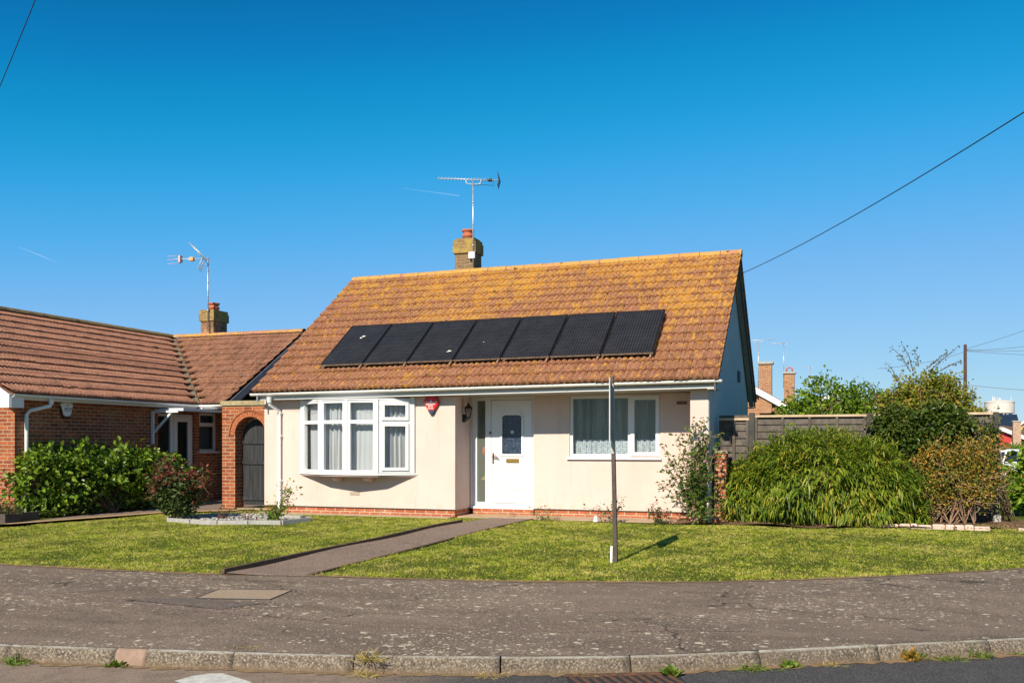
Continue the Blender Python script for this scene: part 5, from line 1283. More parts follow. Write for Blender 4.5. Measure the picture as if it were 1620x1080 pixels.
shrub("hedge_shrub", "large rounded green bush with broad leaves against the neighbour brick wall", "bush", (-14.3, 15.8, 0),
      [(-14.95, 14.75, .62, .62, .62, .74), (-14.75, 15.5, .68, .62, .75, .74), (-14.55, 16.4, .62, .6, .8, .72), (-14.55, 17.2, .60, .5, .8, .62), (-14.5, 17.9, .55, .45, .55, .60)], 1500, 6, .115, .085, L_HEDGE, 1, stems=90, sr=.014, spread=.07, rmin=.6)
# standard rose with red tips
def rose(name, label, base, canes, lmat_lo, lmat_hi, seed, L=.055, per=46, smat=GREENSTEM, r0=.011, hi=.72, group=None, cat="rose bush", sp=.055):
    rng = np.random.default_rng(seed); t = thing(name, label, cat, base, group); mb = MB(); lo = []; hiP = []; b = Vector(base)
    for (ex, ey, ez) in canes:
        e = b + Vector((ex, ey, ez)); m = b.lerp(e, .45) + Vector((-ex * .12, -ey * .12, ez * .14)); st = b + Vector((rng.normal(0, .03), rng.normal(0, .03), 0)); pts = []
        for k in range(9):
            u = k / 8; pts.append(st * (1 - u) ** 2 + m * 2 * u * (1 - u) + e * u * u + Vector(rng.normal(0, .01, 3)) * (k > 0))
        mb.tube(pts, [r0 * (1 - .7 * k / 8) for k in range(9)], 5, False)
        for _ in range(per):
            u = rng.uniform(.18, 1.0) ** .8; k = min(int(u * 8), 7); p = pts[k].lerp(pts[k + 1], u * 8 - k); q = p + Vector(rng.normal(0, sp * (.6 + u), 3))
            if rng.uniform() < .25: mb.tube([p, q], .003, 4, False)
            (hiP if (u > hi and rng.uniform() < .75) else lo).append((tuple(q), k))
    mb.build("stems", smat, t)
    for nm, pts, mat in (("foliage", lo, lmat_lo), ("young_foliage", hiP, lmat_hi)):
        if not pts or mat is None: continue
        P = np.repeat(np.array([p for p, _ in pts]), 3, 0); m_ = len(P); P = P + rng.normal(0, .02, (m_, 3)); P[:, 2] = np.maximum(P[:, 2], base[2] + .03)
        D = rng.normal(0, 1, (m_, 3)); D[:, 2] *= .6; U = rng.normal(0, .5, (m_, 3)); U[:, 2] += .8; Ls = L * rng.uniform(.6, 1.3, m_)
        V, F = leaf_mesh(P, D, U, Ls, Ls * .62, .22, .1); np_mesh(nm, V, F, mat, t)
    return t
rg_ = np.random.default_rng(12)
canes = [(rg_.uniform(-.50, .52), rg_.uniform(-.35, .35), rg_.uniform(.55, 1.0)) for _ in range(30)] + [(-.5, -.1, .55), (.6, 0, .85), (-.55, .1, .5), (.5, .1, .55), (.4, .2, .4), (-.1, 0, 1.12), (-.3, 0, 1.12), (.55, .1, .8), (-.35, 0, 1.05)]
rose("rose_bush", "leggy rose bush with dark red young shoots at the left end of the gravel bed", (-11.74, 14.72, -.03), canes, L_ROSE, L_ROSERED, 2, .070, 66, hi=.88)
rose("rose_bush", "small leafy green rose at the right end of the gravel bed", (-9.75, 14.95, -.03), [(.0, 0, .28), (.15, .05, .40), (.28, .1, .62), (-.12, .05, .3), (.1, -.1, .3), (.3, 0, .35), (-.2, 0, .22), (.32, .1, .72)], L_HEDGE, L_HEDGE, 3, .055, 26, r0=.008)
rose("rose_bush", "nearly bare thin rose stems in the middle of the gravel bed", (-10.35, 14.95, -.03), [(-.05, 0, .42), (.18, 0, .30), (-.2, .05, .2), (.3, .0, .24)], L_ROSERED, L_ROSE, 4, .045, 5, r0=.008, smat=BARK)
rose("rose_bush", "low sparse rose twigs near the left side of the gravel bed", (-11.0, 15.1, -.03), [(-.1, 0, .16), (.12, 0, .20), (.25, .1, .12)], L_ROSERED, L_ROSE, 14, .045, 8, r0=.006, smat=BARK)
# climbing rose at the house corner
rg_ = np.random.default_rng(13); base = (-2.35, 16.92, 0)
canes = [(-.52, .0, 1.42), (-.45, -.1, 1.05), (-.55, -.05, .72), (-.25, 0, 1.25), (-.30, -.05, 1.5), (-.05, -.05, 1.85), (-.12, -.05, 1.7), (.08, -.1, 1.75), (.18, -.1, 1.5), (.2, -.05, 1.2), (.02, -.15, 1.3), (-.15, -.15, 1.1), (.3, -.1, 1.35), (.12, -.1, .8), (.25, -.1, .5), (-.2, -.1, .8), (.05, -.1, .4), (.3, -.15, .3), (.1, .0, 1.9), (.22, -.05, 1.65)]
rose("climbing_rose", "tall straggly climbing rose with pale canes at the right corner of the bungalow", base, [(a * 1.22, b, c) for a, b, c in canes], L_CLIMB, L_CLIMB, 5, .074, 32, smat=PINKBARK, r0=.013, cat="climbing rose", sp=.06)
# three little plants below the right hand window
rose("flowering_plant", "small yellow flowered plant beside the right end of the path", (-5.15, 16.72, -.01), [(-.1, 0, .14), (.12, 0, .15), (.05, .05, .2), (-.18, 0, .2), (.2, 0, .1), (.3, 0, .06)], L_MIX, L_MIX, 6, .04, 12, r0=.005, cat="plant")
rose("rose_bush", "bare pruned rose with a few leaves right behind the sign post", (-3.85, 16.85, 0), [(-.22, 0, .26), (-.12, 0, .3), (.02, 0, .28), (.12, 0, .5), (.2, -.02, .38), (-.3, 0, .2)], L_ROSE, L_ROSE, 7, .055, 7, r0=.009, smat=BARK)
rose("rose_bush", "small pruned rose below the right end of the right window", (-3.02, 16.82, 0), [(-.15, 0, .36), (.05, 0, .22), (.14, 0, .26), (.22, 0, .12), (-.05, 0, .25), (.1, -.05, .12)], L_ROSE, L_ROSERED, 8, .05, 14, r0=.008)
# bamboo
rng = np.random.default_rng(20)
bam = thing("bamboo_clump", "wide dense clump of bamboo with drooping yellow green leaves before the fence", "bamboo", (-.35, 17.75, 0))
blobs = [(-.35, 17.85, .72, 1.30, 1.0, .92), (-1.0, 17.95, .60, .86, .75, .74), (.45, 17.95, .62, .92, .85, .84), (-.25, 17.9, 1.02, .95, .75, .64), (.45, 18.0, .98, .6, .6, .52), (-.9, 18.0, .92, .6, .55, .5), (-1.62, 17.7, .50, .40, .45, .54)]
C, Nr = blob_points(blobs, 4200, rng, .72, .13); k = 9; P = np.repeat(C, k, 0) + rng.normal(0, .05, (len(C) * k, 3)); Nk = np.repeat(Nr, k, 0); m = len(P)
cd = np.repeat(rng.normal(0, .45, (len(C), 3)), k, 0); D = Nk * .75 + cd * .8 + rng.normal(0, .34, (m, 3)); D[:, 2] -= np.clip(1.25 - P[:, 2], -.15, .45)
U = Nk * .4 + rng.normal(0, .3, (m, 3)); U[:, 2] += .9; Ls = rng.uniform(.07, .17, m)
V, F = lance_mesh(P, D, U, Ls, Ls * rng.uniform(.13, .20, m), rng.uniform(.15, .65, m)); V[:, 2] = np.maximum(V[:, 2], .01)
np_mesh("foliage", V, F, L_BAMBOO, bam)
stems_mesh([(-.35 + rng.normal(0, .5), 17.95 + rng.normal(0, .25), 0) for _ in range(30)], C[rng.choice(len(C), 160, False)], .009, rng, GREENSTEM, "canes", bam, .5)
# a looser strip of bamboo leaves between the clump and the orange shrub
shr = thing("bamboo_clump", "narrow low bamboo shoots between the big clump and the orange shrub", "bamboo", (1.15, 17.95, 0))
C, Nr = blob_points([(1.12, 18.1, .42, .36, .4, .62), (1.2, 17.8, .18, .32, .3, .28)], 260, rng, .6, .15); P = np.repeat(C, 7, 0) + rng.normal(0, .05, (len(C) * 7, 3)); Nk = np.repeat(Nr, 7, 0); m = len(P)
D = Nk * .6 + np.repeat(rng.normal(0, .5, (len(C), 3)), 7, 0) + rng.normal(0, .35, (m, 3)); U = rng.normal(0, .3, (m, 3)); U[:, 2] += 1; Ls = rng.uniform(.12, .24, m)
V, F = lance_mesh(P, D, U, Ls, Ls * .14, rng.uniform(.2, .6, m)); V[:, 2] = np.maximum(V[:, 2], .01); np_mesh("foliage", V, F, L_BAMBOO, shr)
stems_mesh([(1.15 + rng.normal(0, .15), 18 + rng.normal(0, .1), 0) for _ in range(8)], C[rng.choice(len(C), 30, False)], .008, rng, GREENSTEM, "canes", shr, .5)
# orange shrub with bare twigs
ob = [(1.95, 18.45, .98, .58, .48, .44), (1.68, 18.35, .58, .42, .40, .42), (2.3, 18.4, .70, .44, .40, .52), (2.36, 18.5, 1.22, .36, .33, .34), (1.7, 18.4, 1.15, .3, .3, .3)]
bs = [(1.55, 18.2, 0), (1.75, 18.25, 0), (1.9, 18.2, 0), (2.0, 18.3, 0), (2.15, 18.25, 0), (1.65, 18.3, 0), (2.3, 18.3, 0)]
sh = shrub("orange_shrub", "twiggy shrub with orange and green leaves in front of the fence end", "shrub", (1.9, 18.25, 0), ob, 2500, 6, .048, .030, L_BERB, 31, stems=44, sr=.010, smat=PINKBARK, bases=bs, spread=.06, rmin=.45, bump=.38, cull=lambda C: C[:, 2] > .10 + .3 * np.abs(np.sin(9 * C[:, 0])))
rng = np.random.default_rng(33); C, _ = blob_points(ob, 150, rng, .75, .2)
tw_ = MB()
for c in C: d = nrm(rng.normal(0, 1, (1, 3)))[0]; p = Vector(c); tw_.tube([p, p + Vector(d) * .18, p + Vector(d) * .36 + Vector((0, 0, .05))], [.009, .006, .003], 4, False)
tw_.build("twigs", PINKBARK, sh)
# dark green shrub spilling over the fence, and its tall top
shrub("evergreen_shrub", "dark glossy evergreen shrub spilling over the fence above the orange shrub", "shrub", (1.6, 18.75, 1.0), [(1.12, 18.8, 1.70, .45, .35, .42), (1.85, 18.85, 1.74, .50, .35, .38), (1.5, 18.75, 1.42, .50, .3, .32)], 1900, 6, .075, .048, L_DARK, 41, stems=60, bases=[(1.6, 18.8, .1), (1.5, 18.8, .1)], spread=.06, rmin=.55, bump=.2)
tall = shrub("tall_shrub", "tall yellow green shrub with reddish shoots rising behind the fence", "shrub", (1.55, 20.8, 0), [(1.50, 20.9, 2.2, .52, .5, .48), (1.95, 20.9, 2.42, .48, .45, .46), (1.15, 20.9, 2.05, .34, .4, .38), (2.3, 21, 2.15, .28, .3, .40)], 1700, 6, .075, .046, L_MIX, 42, stems=90, sr=.02, smat=PINKBARK, bases=[(1.5, 20.8, 0), (1.7, 20.85, 0), (1.4, 20.8, 0)], spread=.07, rmin=.5, bump=.25)
rng = np.random.default_rng(43); sh_ = MB(); LP = []
for (x0_, z0_, x1_, z1_) in ((1.45, 2.9, 1.08, 3.42), (1.5, 2.9, 1.28, 3.48), (1.75, 2.95, 2.15, 3.30), (1.8, 2.9, 2.33, 3.38), (1.2, 2.7, .98, 3.1), (2.0, 2.9, 2.4, 3.1), (.8, 2.35, .62, 2.72), (1.6, 3.0, 1.5, 3.35)):
    a = Vector((x0_, 20.9, z0_)); b = Vector((x1_, 20.9, z1_)); mid_ = a.lerp(b, .5) + Vector((.03, 0, .03)); sh_.tube([a, mid_, b], [.012, .008, .004], 5, False)
    for _ in range(26): u = rng.uniform(.15, 1); LP.append(np.array(a.lerp(b, u)) + rng.normal(0, .035, 3))
sh_.build("shoots", BARK, tall); P = np.array(LP); m = len(P); Ls = rng.uniform(.03, .065, m)
V, F = leaf_mesh(P, rng.normal(0, 1, (m, 3)), rng.normal(0, .5, (m, 3)) + np.array([0, 0, .8]), Ls, Ls * .6); np_mesh("shoot_leaves", V, F, L_DARK, tall)
shrub("laurel_bush", "rounded bright green laurel behind the fence next to the brick chimneys", "bush", (-.1, 24.5, 0), [(-.1, 24.6, 2.3, .85, .7, .72), (.75, 24.6, 2.15, .75, .7, .62), (-.9, 24.6, 1.95, .6, .6, .48), (1.4, 24.4, 2.0, .6, .5, .5)], 1300, 6, .12, .062, L_LAUREL, 44, stems=70, spread=.08, rmin=.6, bump=.2)
shrub("yellow_shrub", "low yellow green shrub behind the right hand fence panel by the poles", "shrub", (3.0, 22.5, 0), [(2.65, 22.4, 1.9, .45, .45, .38), (2.95, 22.4, 1.85, .35, .4, .34)], 320, 6, .08, .05, L_MIX, 45, stems=30, spread=.06, rmin=.5, bump=.25)
shrub("broadleaf_bush", "bright green broad leaved bush past the right end of the fence", "bush", (4.0, 21.6, -.1), [(3.95, 21.4, .72, .62, .6, .62), (4.35, 21.5, .95, .6, .6, .6), (3.75, 21.0, .35, .5, .4, .4)], 620, 6, .15, .10, L_LAUREL, 46, stems=50, spread=.08, rmin=.55, bump=.2)
shrub("hedge_shrub", "thin mixed green shrub on the fence end beside the broad leaved bush", "shrub", (2.95, 19.1, 0), [(2.62, 18.82, 1.45, .16, .15, .42), (2.66, 18.85, 1.0, .14, .14, .3)], 200, 6, .05, .03, L_DARK, 47, stems=14, spread=.05, rmin=.5)
pl_t = thing("timber_planter", "low timber edged planter at the far left corner of the neighbour", "planter", (-15.0, 13.6, 0))
MB().box(-16.2, -14.55, 13.45, 13.51, -.06, .12).box(-14.61, -14.55, 13.51, 14.25, -.06, .12).build("timber_edge", DARKTIMBER, pl_t); MB().box(-16.2, -14.615, 13.515, 14.25, -.06, .08).build("soil_fill", SOIL, pl_t)
shrub("low_plant", "low grey green plant spilling over the timber planter at far left", "plant", (-15.0, 13.8, .08), [(-14.85, 13.72, .12, .32, .22, .20), (-15.4, 13.8, .12, .4, .25, .22)], 330, 6, .045, .022, L_LOW, 48, stems=30, sr=.005, spread=.04, rmin=.3)
# ground cover at the foot of the hedge
rng = np.random.default_rng(50); n = 2600; x = rng.uniform(-15, -14.0, n); y = rng.uniform(14.2, 18.2, n); P = np.stack([x, y, .02 + rng.uniform(0, .10, n)], 1); k = x > -14.9 + .0 * y
P = P[(P[:, 0] < np.interp(P[:, 1], [14.2, 18.2], [-14.3, -13.95]))]; n = len(P); Ls = rng.uniform(.03, .08, n)
V, F = leaf_mesh(P, rng.normal(0, 1, (n, 3)), rng.normal(0, .4, (n, 3)) + np.array([0, 0, 1]), Ls, Ls * .6); V[:, 2] = np.maximum(V[:, 2], .012)
o = np_mesh("ground_cover", V, F, L_DARK); o["kind"] = "stuff"; o["label"] = "dark leafy ground cover under the hedge shrub"

struct("driveway_edge", MB().quad((-14.06, 12.9, .002), (-13.86, 12.9, .002), (-13.05, 16.05, .012), (-13.3, 16.1, .012)).quad((-13.3, 16.1, .012), (-13.05, 16.05, .012), (-11.9, 17.0, .012), (-12.3, 17.25, .012)), simple("sandy_gravel", (.50, .34, .18), (.38, .25, .13), 18, .95, .8, 60, .1))
# fallen leaves and litter on the soil
rng = np.random.default_rng(51); n = 900; x = rng.uniform(-2.6, 3.6, n); y = rng.uniform(16.95, 18.2, n); P = np.stack([x, y, np.full(n, .035)], 1); Ls = rng.uniform(.03, .07, n); Dv = rng.normal(0, 1, (n, 3)); Dv[:, 2] *= .15
V, F = leaf_mesh(P, Dv, rng.normal(0, .2, (n, 3)) + np.array([0, 0, 1]), Ls, Ls * .45); o = np_mesh("leaf_litter", V, F, leaf_mat("dry_leaf", G((.22, .12, .06), (.36, .22, .10), (.50, .36, .2)), .8, .1)); o["kind"] = "stuff"; o["label"] = "dry fallen leaves on the soil in front of the bamboo"

# weeds along the kerb
L_WEED = leaf_mat("weed_leaf", G((.06, .12, .012), (.13, .21, .02), (.25, .30, .04)), .5)
L_STRAW = leaf_mat("straw_blade", G((.22, .20, .05), (.42, .32, .10), (.55, .40, .16)), .7)
def tuft(label, x, y, z, h, n, mat, seed, lean=.6, w=.08, spread=.04, cat="grass tuft"):
    rng = np.random.default_rng(seed); t = thing("grass_tuft" if cat == "grass tuft" else "weed", label, cat, (x, y, z), "weeds along the kerb")
    P = np.array([x, y, z]) + rng.normal(0, spread, (n, 3)) * np.array([1, .6, 0]); D = rng.normal(0, lean, (n, 3)); D[:, 2] = rng.uniform(.4, 1, n); Ls = h * rng.uniform(.5, 1.2, n)
    V, F = lance_mesh(P, D, rng.normal(0, 1, (n, 3)), Ls, Ls * w, rng.uniform(.1, .5, n)) if cat == "grass tuft" else leaf_mesh(P, D, rng.normal(0, .4, (n, 3)) + np.array([0, 0, 1]), Ls, Ls * .55)
    np_mesh("blades" if cat == "grass tuft" else "leaves", V, F, mat, t); return t
K = lambda x, d=-.07: (x, float(yk(x)) + d)
tuft("green weed tuft with yellow tips below the far left kerb", *K(-6.02, -.10), -.285, .11, 90, L_WEED, 1, .9, spread=.07)
tuft("little green weed at the foot of the pinkish cut kerb", *K(-5.22), -.285, .06, 40, L_WEED, 2, .9, cat="weed")
tuft("straw and green grass tuft growing over the kerb top at its joint", *K(-3.30, -.02), -.20, .13, 150, L_STRAW, 3, .8, .05, .05)
tuft("pale dry grass tuft on the road below the tuft of the kerb joint", *K(-3.28, -.14), -.285, .10, 80, L_STRAW, 4, 1.0, .05, .06)
tuft("low yellow dry grass at the kerb foot left of the drain", *K(-2.42, -.09), -.285, .06, 120, L_STRAW, 5, 1.2, .06, .09)
tuft("dry straw wisps at the kerb foot right beside the drain", *K(-1.78, -.07), -.285, .07, 90, L_STRAW, 6, 1.0, .05, .09)
tuft("small bright green weed standing right of the drain", *K(-1.12, -.18), -.285, .08, 40, L_WEED, 7, .5, cat="weed", spread=.025)
tuft("wide low green weed patch against the right part of the kerb", *K(-.62, -.07), -.285, .085, 160, L_WEED, 8, 1.0, spread=.09)
tuft("small leafy green weed with broad leaves against the kerb", *K(-.34, -.07), -.285, .07, 30, L_WEED, 9, .8, cat="weed", spread=.03)
tuft("yellowish low weed at the foot of the kerb", *K(-.06, -.06), -.285, .06, 80, L_STRAW, 10, 1.0, spread=.06)
tuft("dark reddish upright weed against the kerb face on the right", *K(.55, -.05), -.285, .10, 50, L_BERB, 11, .5, cat="weed", spread=.03)
tuft("long strip of green weed at the kerb foot on the right", *K(.80, -.06), -.285, .075, 150, L_WEED, 12, 1.0, spread=.10)
tuft("rosette of long green leaves at the kerb on the right", *K(1.08, -.06), -.285, .13, 60, L_WEED, 13, .9, spread=.04)
tuft("tiny weed at the kerb near the right picture edge", *K(1.38, -.06), -.285, .06, 40, L_WEED, 14, .9, spread=.04)
tuft("yellow green moss tuft on the pavement just behind the left kerb", *K(-4.36, .16), -.17, .05, 90, L_STRAW, 15, 1.2, spread=.06)

# ------------------------------------------------------------------ cables, poles, far things
def sag(a, b, s, n=24):
    a = Vector(a); b = Vector(b); return [a.lerp(b, k / n) - Vector((0, 0, s * 4 * (k / n) * (1 - k / n))) for k in range(n + 1)]
tag(MB().tube(sag((-1.9, 20.97, 5.13), (1.87, 10.16, 4.70), .10), .0065, 6).build("overhead_cable", CABLE), "black overhead cable running from the gable of the bungalow to the upper right", "cable")
tag(MB().tube(sag((-12.87, 11.44, 6.4), (-9.3, 9.3, 7.5), .02), .0065, 6).build("overhead_cable", CABLE), "black overhead cable crossing the top left corner of the sky", "cable")
def pole(label, x, y, z0, z1, r):
    t = thing("telegraph_pole", label, "pole", (x, y, z0)); mb = MB().tube([(x, y, z0), (x, y, (z0 + z1) / 2), (x, y, z1)], [r * 1.2, r, r * .85], 12); mb.build("shaft", POLEWOOD, t)
    st_ = MB()
    for k in range(6): z = z1 - .9 - k * .55; st_.tube([(x - r * (1 if k % 2 else -1), y, z), (x - (r + .14) * (1 if k % 2 else -1), y, z)], .012, 5)
    st_.build("step_iron", STEEL, t)
    return t
pole("tall dark brown telegraph pole rising over the right end of the fence", 7.8, 66.1, -.4, 7.75, .11)
pole("shorter far telegraph pole just left of the tall pole", 13.72, 121, -.4, 8.75, .13)
for k, (ex, ey, ez, s, lab) in enumerate(((16, 60, 10.2, .2, "topmost thin wire running right from the tall pole"), (17, 58, 8.9, .7, "thick wire sagging right from the top of the tall pole"), (20, 62, 8.0, .5, "third wire down running right from the tall pole"), (22, 70, 7.2, .3, "fourth wire down running right from the tall pole"), (2.5, 64, 6.2, .2, "thin wire running down left from the tall pole to the shrub"))):
    tag(MB().tube(sag((7.8, 66.1, 7.45 - .04 * k), (ex, ey, ez), s), .014, 5).build("overhead_wire", GREYCABLE), lab, "wire", "wires on the telegraph pole")
tag(MB().tube(sag((13.7, 121, 8.4), (27, 118, 7.0), .2), .03, 5).build("overhead_wire", GREYCABLE), "faint wire leaving the far short pole to the right above the water tower", "wire", "wires on the telegraph pole")
# water tower
wt = thing("water_tower", "white round water tower on legs far off on the right horizon", "water tower", (85.4, 579, -1)); c = (85.45, 579.2)
MB().lathe([(6.4, 19.0), (7.0, 18.2), (7.5, 18.4), (7.5, 24.0), (7.7, 24.1), (7.7, 24.7), (7.4, 24.8), (3, 25.6), (.5, 25.8)], (c[0], c[1], 0), 40, False).build("tank", WTCONC, wt)
for k in range(8): a = k * math.pi / 4 + .2; MB().tube([(c[0] + 5.2 * math.cos(a), c[1] + 5.2 * math.sin(a), -1), (c[0] + 5.2 * math.cos(a), c[1] + 5.2 * math.sin(a), 16.5), (c[0] + 6.4 * math.cos(a), c[1] + 6.4 * math.sin(a), 18.8)], [.55, .55, .9], 8).build("leg", WTCONC, wt)
MB().lathe([(1.9, -1), (1.9, 18.5)], (c[0], c[1], 0), 16).build("shaft", YBRICK, wt)
mm = MB()
for dx, h in ((-3.4, 3), (-2.8, 2.2), (-2.2, 2.6), (-.8, 1.8), (0, 2), (.6, 1.8), (5.8, 2.4)): mm.box(c[0] + dx - .14, c[0] + dx + .14, c[1] - .14, c[1] + .14, 24.8, 25 + h)
mm.build("antennas", WTCONC, wt)
# far houses
def far_house(name, label, cx, cy, w, d, ze, zr, wallmat, roofmat, rot=0, ridge='y', gable=None, z0=-.4, over=.3, windows=(), chim=None, barge=UPVC):
    t = thing(name, label, "house", (cx, cy, z0)); t.rotation_euler = (0, 0, rot)
    def B(mb, nm, mat, parent=t):
        o = mb.build(nm, mat); o.parent = parent; return o
    H = ze - z0; R = zr - z0
    wm = MB(); wm.box(-w / 2, w / 2, -d / 2, d / 2, 0, H); B(wm, "wall", wallmat)
    gm_ = MB()
    if ridge == 'y': gm_.prism([(-w / 2, H), (w / 2, H), (0, R - .12)], -d / 2 + .005, d / 2 - .005, axis='y')
    else: gm_.prism([(-d / 2, H), (d / 2, H), (0, R - .12)], -w / 2 + .005, w / 2 - .005, axis='x')
    B(gm_, "gable", gable or wallmat)
    hw = (w if ridge == 'y' else d) / 2; s = (R - H) / hw; rm_ = MB(); pts = [(-hw - over, H - s * over), (0, R), (hw + over, H - s * over), (hw + over, H - s * over - .12), (0, R - .13), (-hw - over, H - s * over - .12)][::-1]
    L = (d if ridge == 'y' else w) / 2 + over
    rm_.prism(pts, -L, L, axis=ridge); rf_ = B(rm_, "roof", roofmat)
    if barge:
        bm_ = MB(); pb_ = [(-hw - over, H - s * over - .03), (0, R - .03), (hw + over, H - s * over - .03), (hw + over, H - s * over - .33), (0, R - .36), (-hw - over, H - s * over - .33)]
        for e in (-L - .03, L + .001):
            bm_.prism([pb_[0], pb_[5], pb_[4], pb_[1]], e, e + .03, axis=ridge); bm_.prism([pb_[1], pb_[4], pb_[3], pb_[2]], e, e + .03, axis=ridge)
        B(bm_, "bargeboard", barge)
    for (x0, x1, a, b) in windows:
        f = MB(); f.box(x0 - .06, x1 + .06, -d / 2 - .04, -d / 2 - .003, a - z0 - .06, b - z0 + .06); fo = B(f, "window", UPVC)
        o = MB().box(x0, x1, -d / 2 - .05, -d / 2 - .041, a - z0, b - z0).build("pane", CARGLASS); o.parent = fo
    if chim:
        (x, y, cw, cd, ztop, mat) = chim; o = B(MB().box(x - cw / 2, x + cw / 2, y - cd / 2, y + cd / 2, H, ztop - z0).box(x - cw / 2 - .05, x + cw / 2 + .05, y - cd / 2 - .05, y + cd / 2 + .05, ztop - z0 + .001, ztop - z0 + .12), "chimney", mat, rf_)
    return t
TH = rad(18.964)
bh = far_house("brick_bungalow", "orange brick bungalow with white bargeboard just behind the gable end", -5.2, 50.2, 7.0, 7, 3.05, 5.1, FBRICK, DARKROOF, rot=0.0, chim=None)
def cstack(label, x, y, w, d, z0, z1, cowl=False):
    t = thing("brick_chimney", label, "chimney", (x, y, z0)); MB().box(x - w / 2, x + w / 2, y - d / 2, y + d / 2, z0, z1 - .12).build("stack", FBRICK, t); MB().box(x - w / 2 - .07, x + w / 2 + .07, y - d / 2 - .07, y + d / 2 + .07, z1 - .119, z1, .01).build("cap", CONC, t)
    if cowl: MB().tube([(x - .16, y, z1 + .0), (x - .15, y, z1 + .17), (x, y, z1 + .25), (x + .15, y, z1 + .17), (x + .16, y, z1)], .04, 8).build("cowl", CLAY, t)
    return t
cstack("taller orange brick chimney nearest the gable end, with a flat cap", -3.18, 46.75, .58, .5, 2.9, 5.35)
far_house("brick_bungalow", "mostly hidden brick bungalow behind the laurel carrying the second chimney", -2.2, 60, 8, 7, 2.6, 4.0, FBRICK, DARKROOF, ridge='x')
cstack("shorter orange brick chimney with a round cowl beside the laurel", -2.42, 54.2, .55, .5, 2.5, 5.40, True)
yagi("tv_aerial", "thin dark TV aerial above the taller far chimney", (-3.5, 46.5, 3.9), (-3.5, 46.5, 6.27), (-4.3, 46.4, 6.35), (-2.72, 46.6, 6.42), 8, .5, False)
yagi("tv_aerial", "thin dark TV aerial above the chimney with the round cowl", (-2.72, 54.2, 4.5), (-2.72, 54.2, 7.0), (-3.55, 54.1, 6.98), (-2.6, 54.3, 7.03), 7, .5, False)
yagi("tv_aerial", "faint far TV aerial rising over the laurel", (-1.95, 80.2, 4.0), (-1.95, 80.2, 7.7), (-2.4, 80, 7.65), (-1.9, 80.2, 7.68), 5, .5, False)
far_house("far_house", "far red roofed house barely showing over the laurel", -.2, 84, 7, 7, 4.0, 5.55, FBRICK, CLAY, ridge='y')
rgb = far_house("red_gable_house", "white edged bungalow with red clad gable and brick chimney beyond the cars", 13.3, 87.2, 5.2, 7.2, 1.75, 2.92, REDCLAD, DARKROOF, rot=-.27, gable=REDCLAD, windows=((-2.1, -1.2, .7, 1.55), (-.9, -.2, .7, 1.55), (.9, 2.1, .7, 1.55)), over=.35)
t = thing("brick_chimney", "weathered brick chimney breast standing before the red gable", "chimney", (13.42, 82.9, -.4)); MB().box(13.15, 13.72, 82.6, 83.2, -.4, 3.15).build("stack", simple("weathered_brick", (.46, .34, .24), (.36, .22, .15), 6, .9, .4, 20, .1), t); MB().box(13.1, 13.77, 82.55, 83.25, 3.151, 3.25).build("cap", CONC, t)
far_house("yellow_brick_house", "yellow brick house with dark solar roof and white verge beyond the red gable", 17.7, 126, 5.0, 9.0, 3.6, 4.95, YBRICK, SOLAR, rot=-.1, ridge='x', over=.25)
far_house("yellow_brick_house", "yellow brick house with steep white edged gable at the right picture edge", 23.9, 127, 7, 9, 3.4, 6.3, YBRICK, DARKROOF, rot=-.15, ridge='y', over=.3)
shrub("clipped_hedge", "clipped green hedge beside the red gabled bungalow behind the cars", "hedge", (12.7, 80, -.4), [(12.4, 80, .75, 1.0, .5, .7), (13.3, 80, .7, .6, .5, .6)], 160, 6, .22, .13, L_LAUREL, 60, stems=10, rmin=.6)
shrub("clipped_hedge", "small round green tree in front of the yellow gable at right", "tree", (17.3, 98, -.4), [(17.3, 98, 2.3, 1.1, .8, .75)], 120, 6, .25, .15, L_LAUREL, 61, stems=14, rmin=.5)
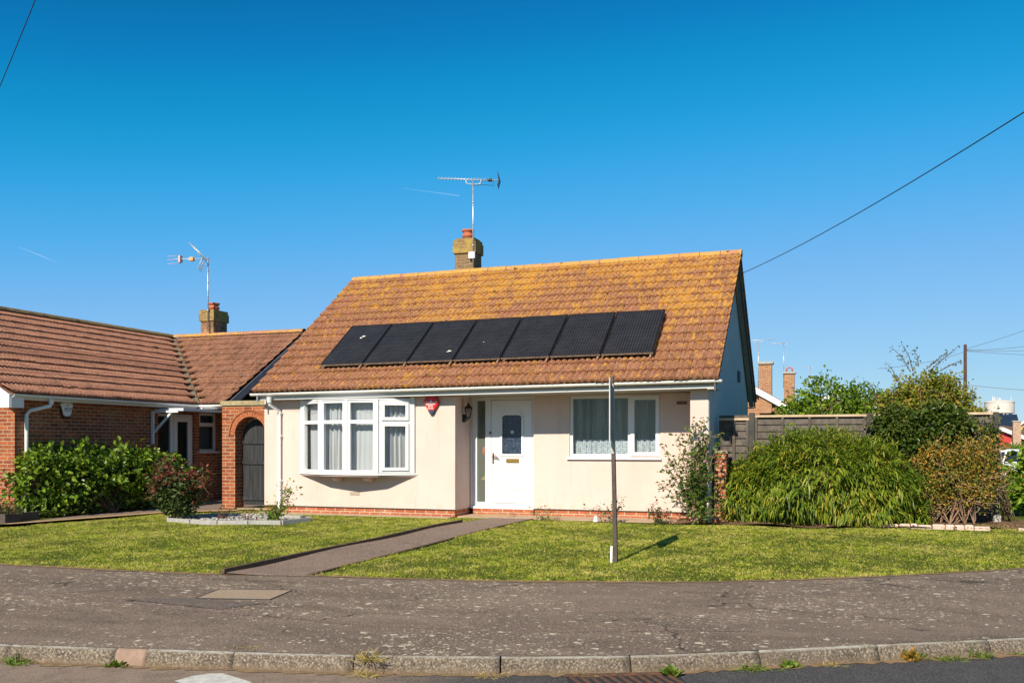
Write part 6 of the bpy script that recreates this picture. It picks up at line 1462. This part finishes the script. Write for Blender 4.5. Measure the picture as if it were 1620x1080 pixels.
def car(label, loc, rot, paint, suv=False):
    t = thing("parked_car", label, "car", loc); t.rotation_euler = (0, 0, rot); h = 1.55 if suv else 1.42
    def B(mb, nm, mat, par=t):
        o = mb.build(nm, mat); o.parent = par; return o
    side = [(-2.1, .30), (2.05, .30), (2.12, .62), (2.0, .80), (1.15, .92), (-1.95, .98), (-2.12, .80), (-2.15, .5)]
    b = MB(); b.prism(side, -.86, .86, axis='y', ch=.06); body = B(b, "body", paint)
    ro = MB(); cab = [(-1.9, .95), (1.1, .90), (.35, h - .02), (-.1, h), (-1.2, h - .02), (-1.62, h - .14)]
    i = len(ro.v); n = len(cab)
    for y, s in ((-.80, 1), (.80, 1)): ro.v += [(p[0], y * (1 if p[1] < 1 else .80), p[1]) for p in cab]
    for k in range(n): ro.f.append((i + k, i + (k + 1) % n, i + n + (k + 1) % n, i + n + k)); ro.sm.append(False)
    ro.f.append(tuple(i + k for k in reversed(range(n)))); ro.f.append(tuple(i + n + k for k in range(n))); ro.sm += [False, False]
    B(ro, "roof", paint)
    wi = MB(); y_ = .655
    wi.quad((1.04, -.72, .95), (1.04, .72, .95), (.42, .58, h - .10), (.42, -.58, h - .10)); wi.v = [(a + .03, b_, c_ + .012) for a, b_, c_ in wi.v]
    B(wi, "windscreen", CARGLASS)
    for s in (-1, 1):
        sw = MB(); P_ = [(-1.5, .98), (.85, .97), (.30, h - .12), (-1.15, h - .12)]
        sw.quad(*[(p[0], s * (.815 - .155 * (p[1] - .95) / (h - .95)), p[1]) for p in (P_ if s < 0 else P_[::-1])]); B(sw, "side_window", CARGLASS)
        for wx in (-1.35, 1.3):
            w_ = MB(); c0 = (wx, s * .80, .32)
            w_.prism([(wx + .32 * math.cos(a), .32 + .32 * math.sin(a)) for a in np.linspace(0, 2 * math.pi, 19)[:-1]], s * .74, s * .90, axis='y'); tyre = B(w_, "wheel", RUBBER)
            o = MB().prism([(wx + .2 * math.cos(a), .32 + .2 * math.sin(a)) for a in np.linspace(0, 2 * math.pi, 13)[:-1]], s * .901, s * .912, axis='y').build("rim", STEEL); o.parent = tyre
        hl = MB(); hl.box(2.02, 2.10, s * .55 - .18, s * .55 + .18, .62, .76, .02); B(hl, "headlight", WHITEPLASTIC)
    return t
car("white car parked side on before the clipped hedge, nearest the fence", (10.2, 67, -.38), rad(20), CARW)
car("white people carrier nearest the camera, its windscreen facing the road", (8.55, 51.5, -.38), rad(-100), CARW, True)
car("dark car with a red bonnet at the right picture edge", (11.3, 65.0, -.38), rad(195), CARD)
tag(MB().box(12.0, 12.9, 63.8, 65.4, .42, .78, .08).build("red_car_bonnet", CARR), "red bonnet of a car parked behind the dark car", "car") if False else None
# vapour trails
tag(MB().tube([(-2870, 2714, 733), (-2800, 2740, 703), (-2732, 2763, 674)], [1.2, 2.5, .6], 8).build("vapour_trail", N("faint_vapour").m), "faint vapour trail low in the sky left of the aerials", "vapour trail", "vapour trails")
tag(MB().tube([(-1524, 3177, 951), (-1420, 3215, 937), (-1322, 3247, 923)], [.6, 1.4, 3.2], 8).build("vapour_trail", bpy.data.materials["faint_vapour"]), "faint vapour trail in the sky left of the bungalow aerial", "vapour trail", "vapour trails")
m = bpy.data.materials["faint_vapour"]; nt = m.node_tree; b = nt.nodes["Principled BSDF"]; b.inputs["Base Color"].default_value = (.9, .93, .96, 1); b.inputs["Alpha"].default_value = .06; b.inputs["Roughness"].default_value = 1
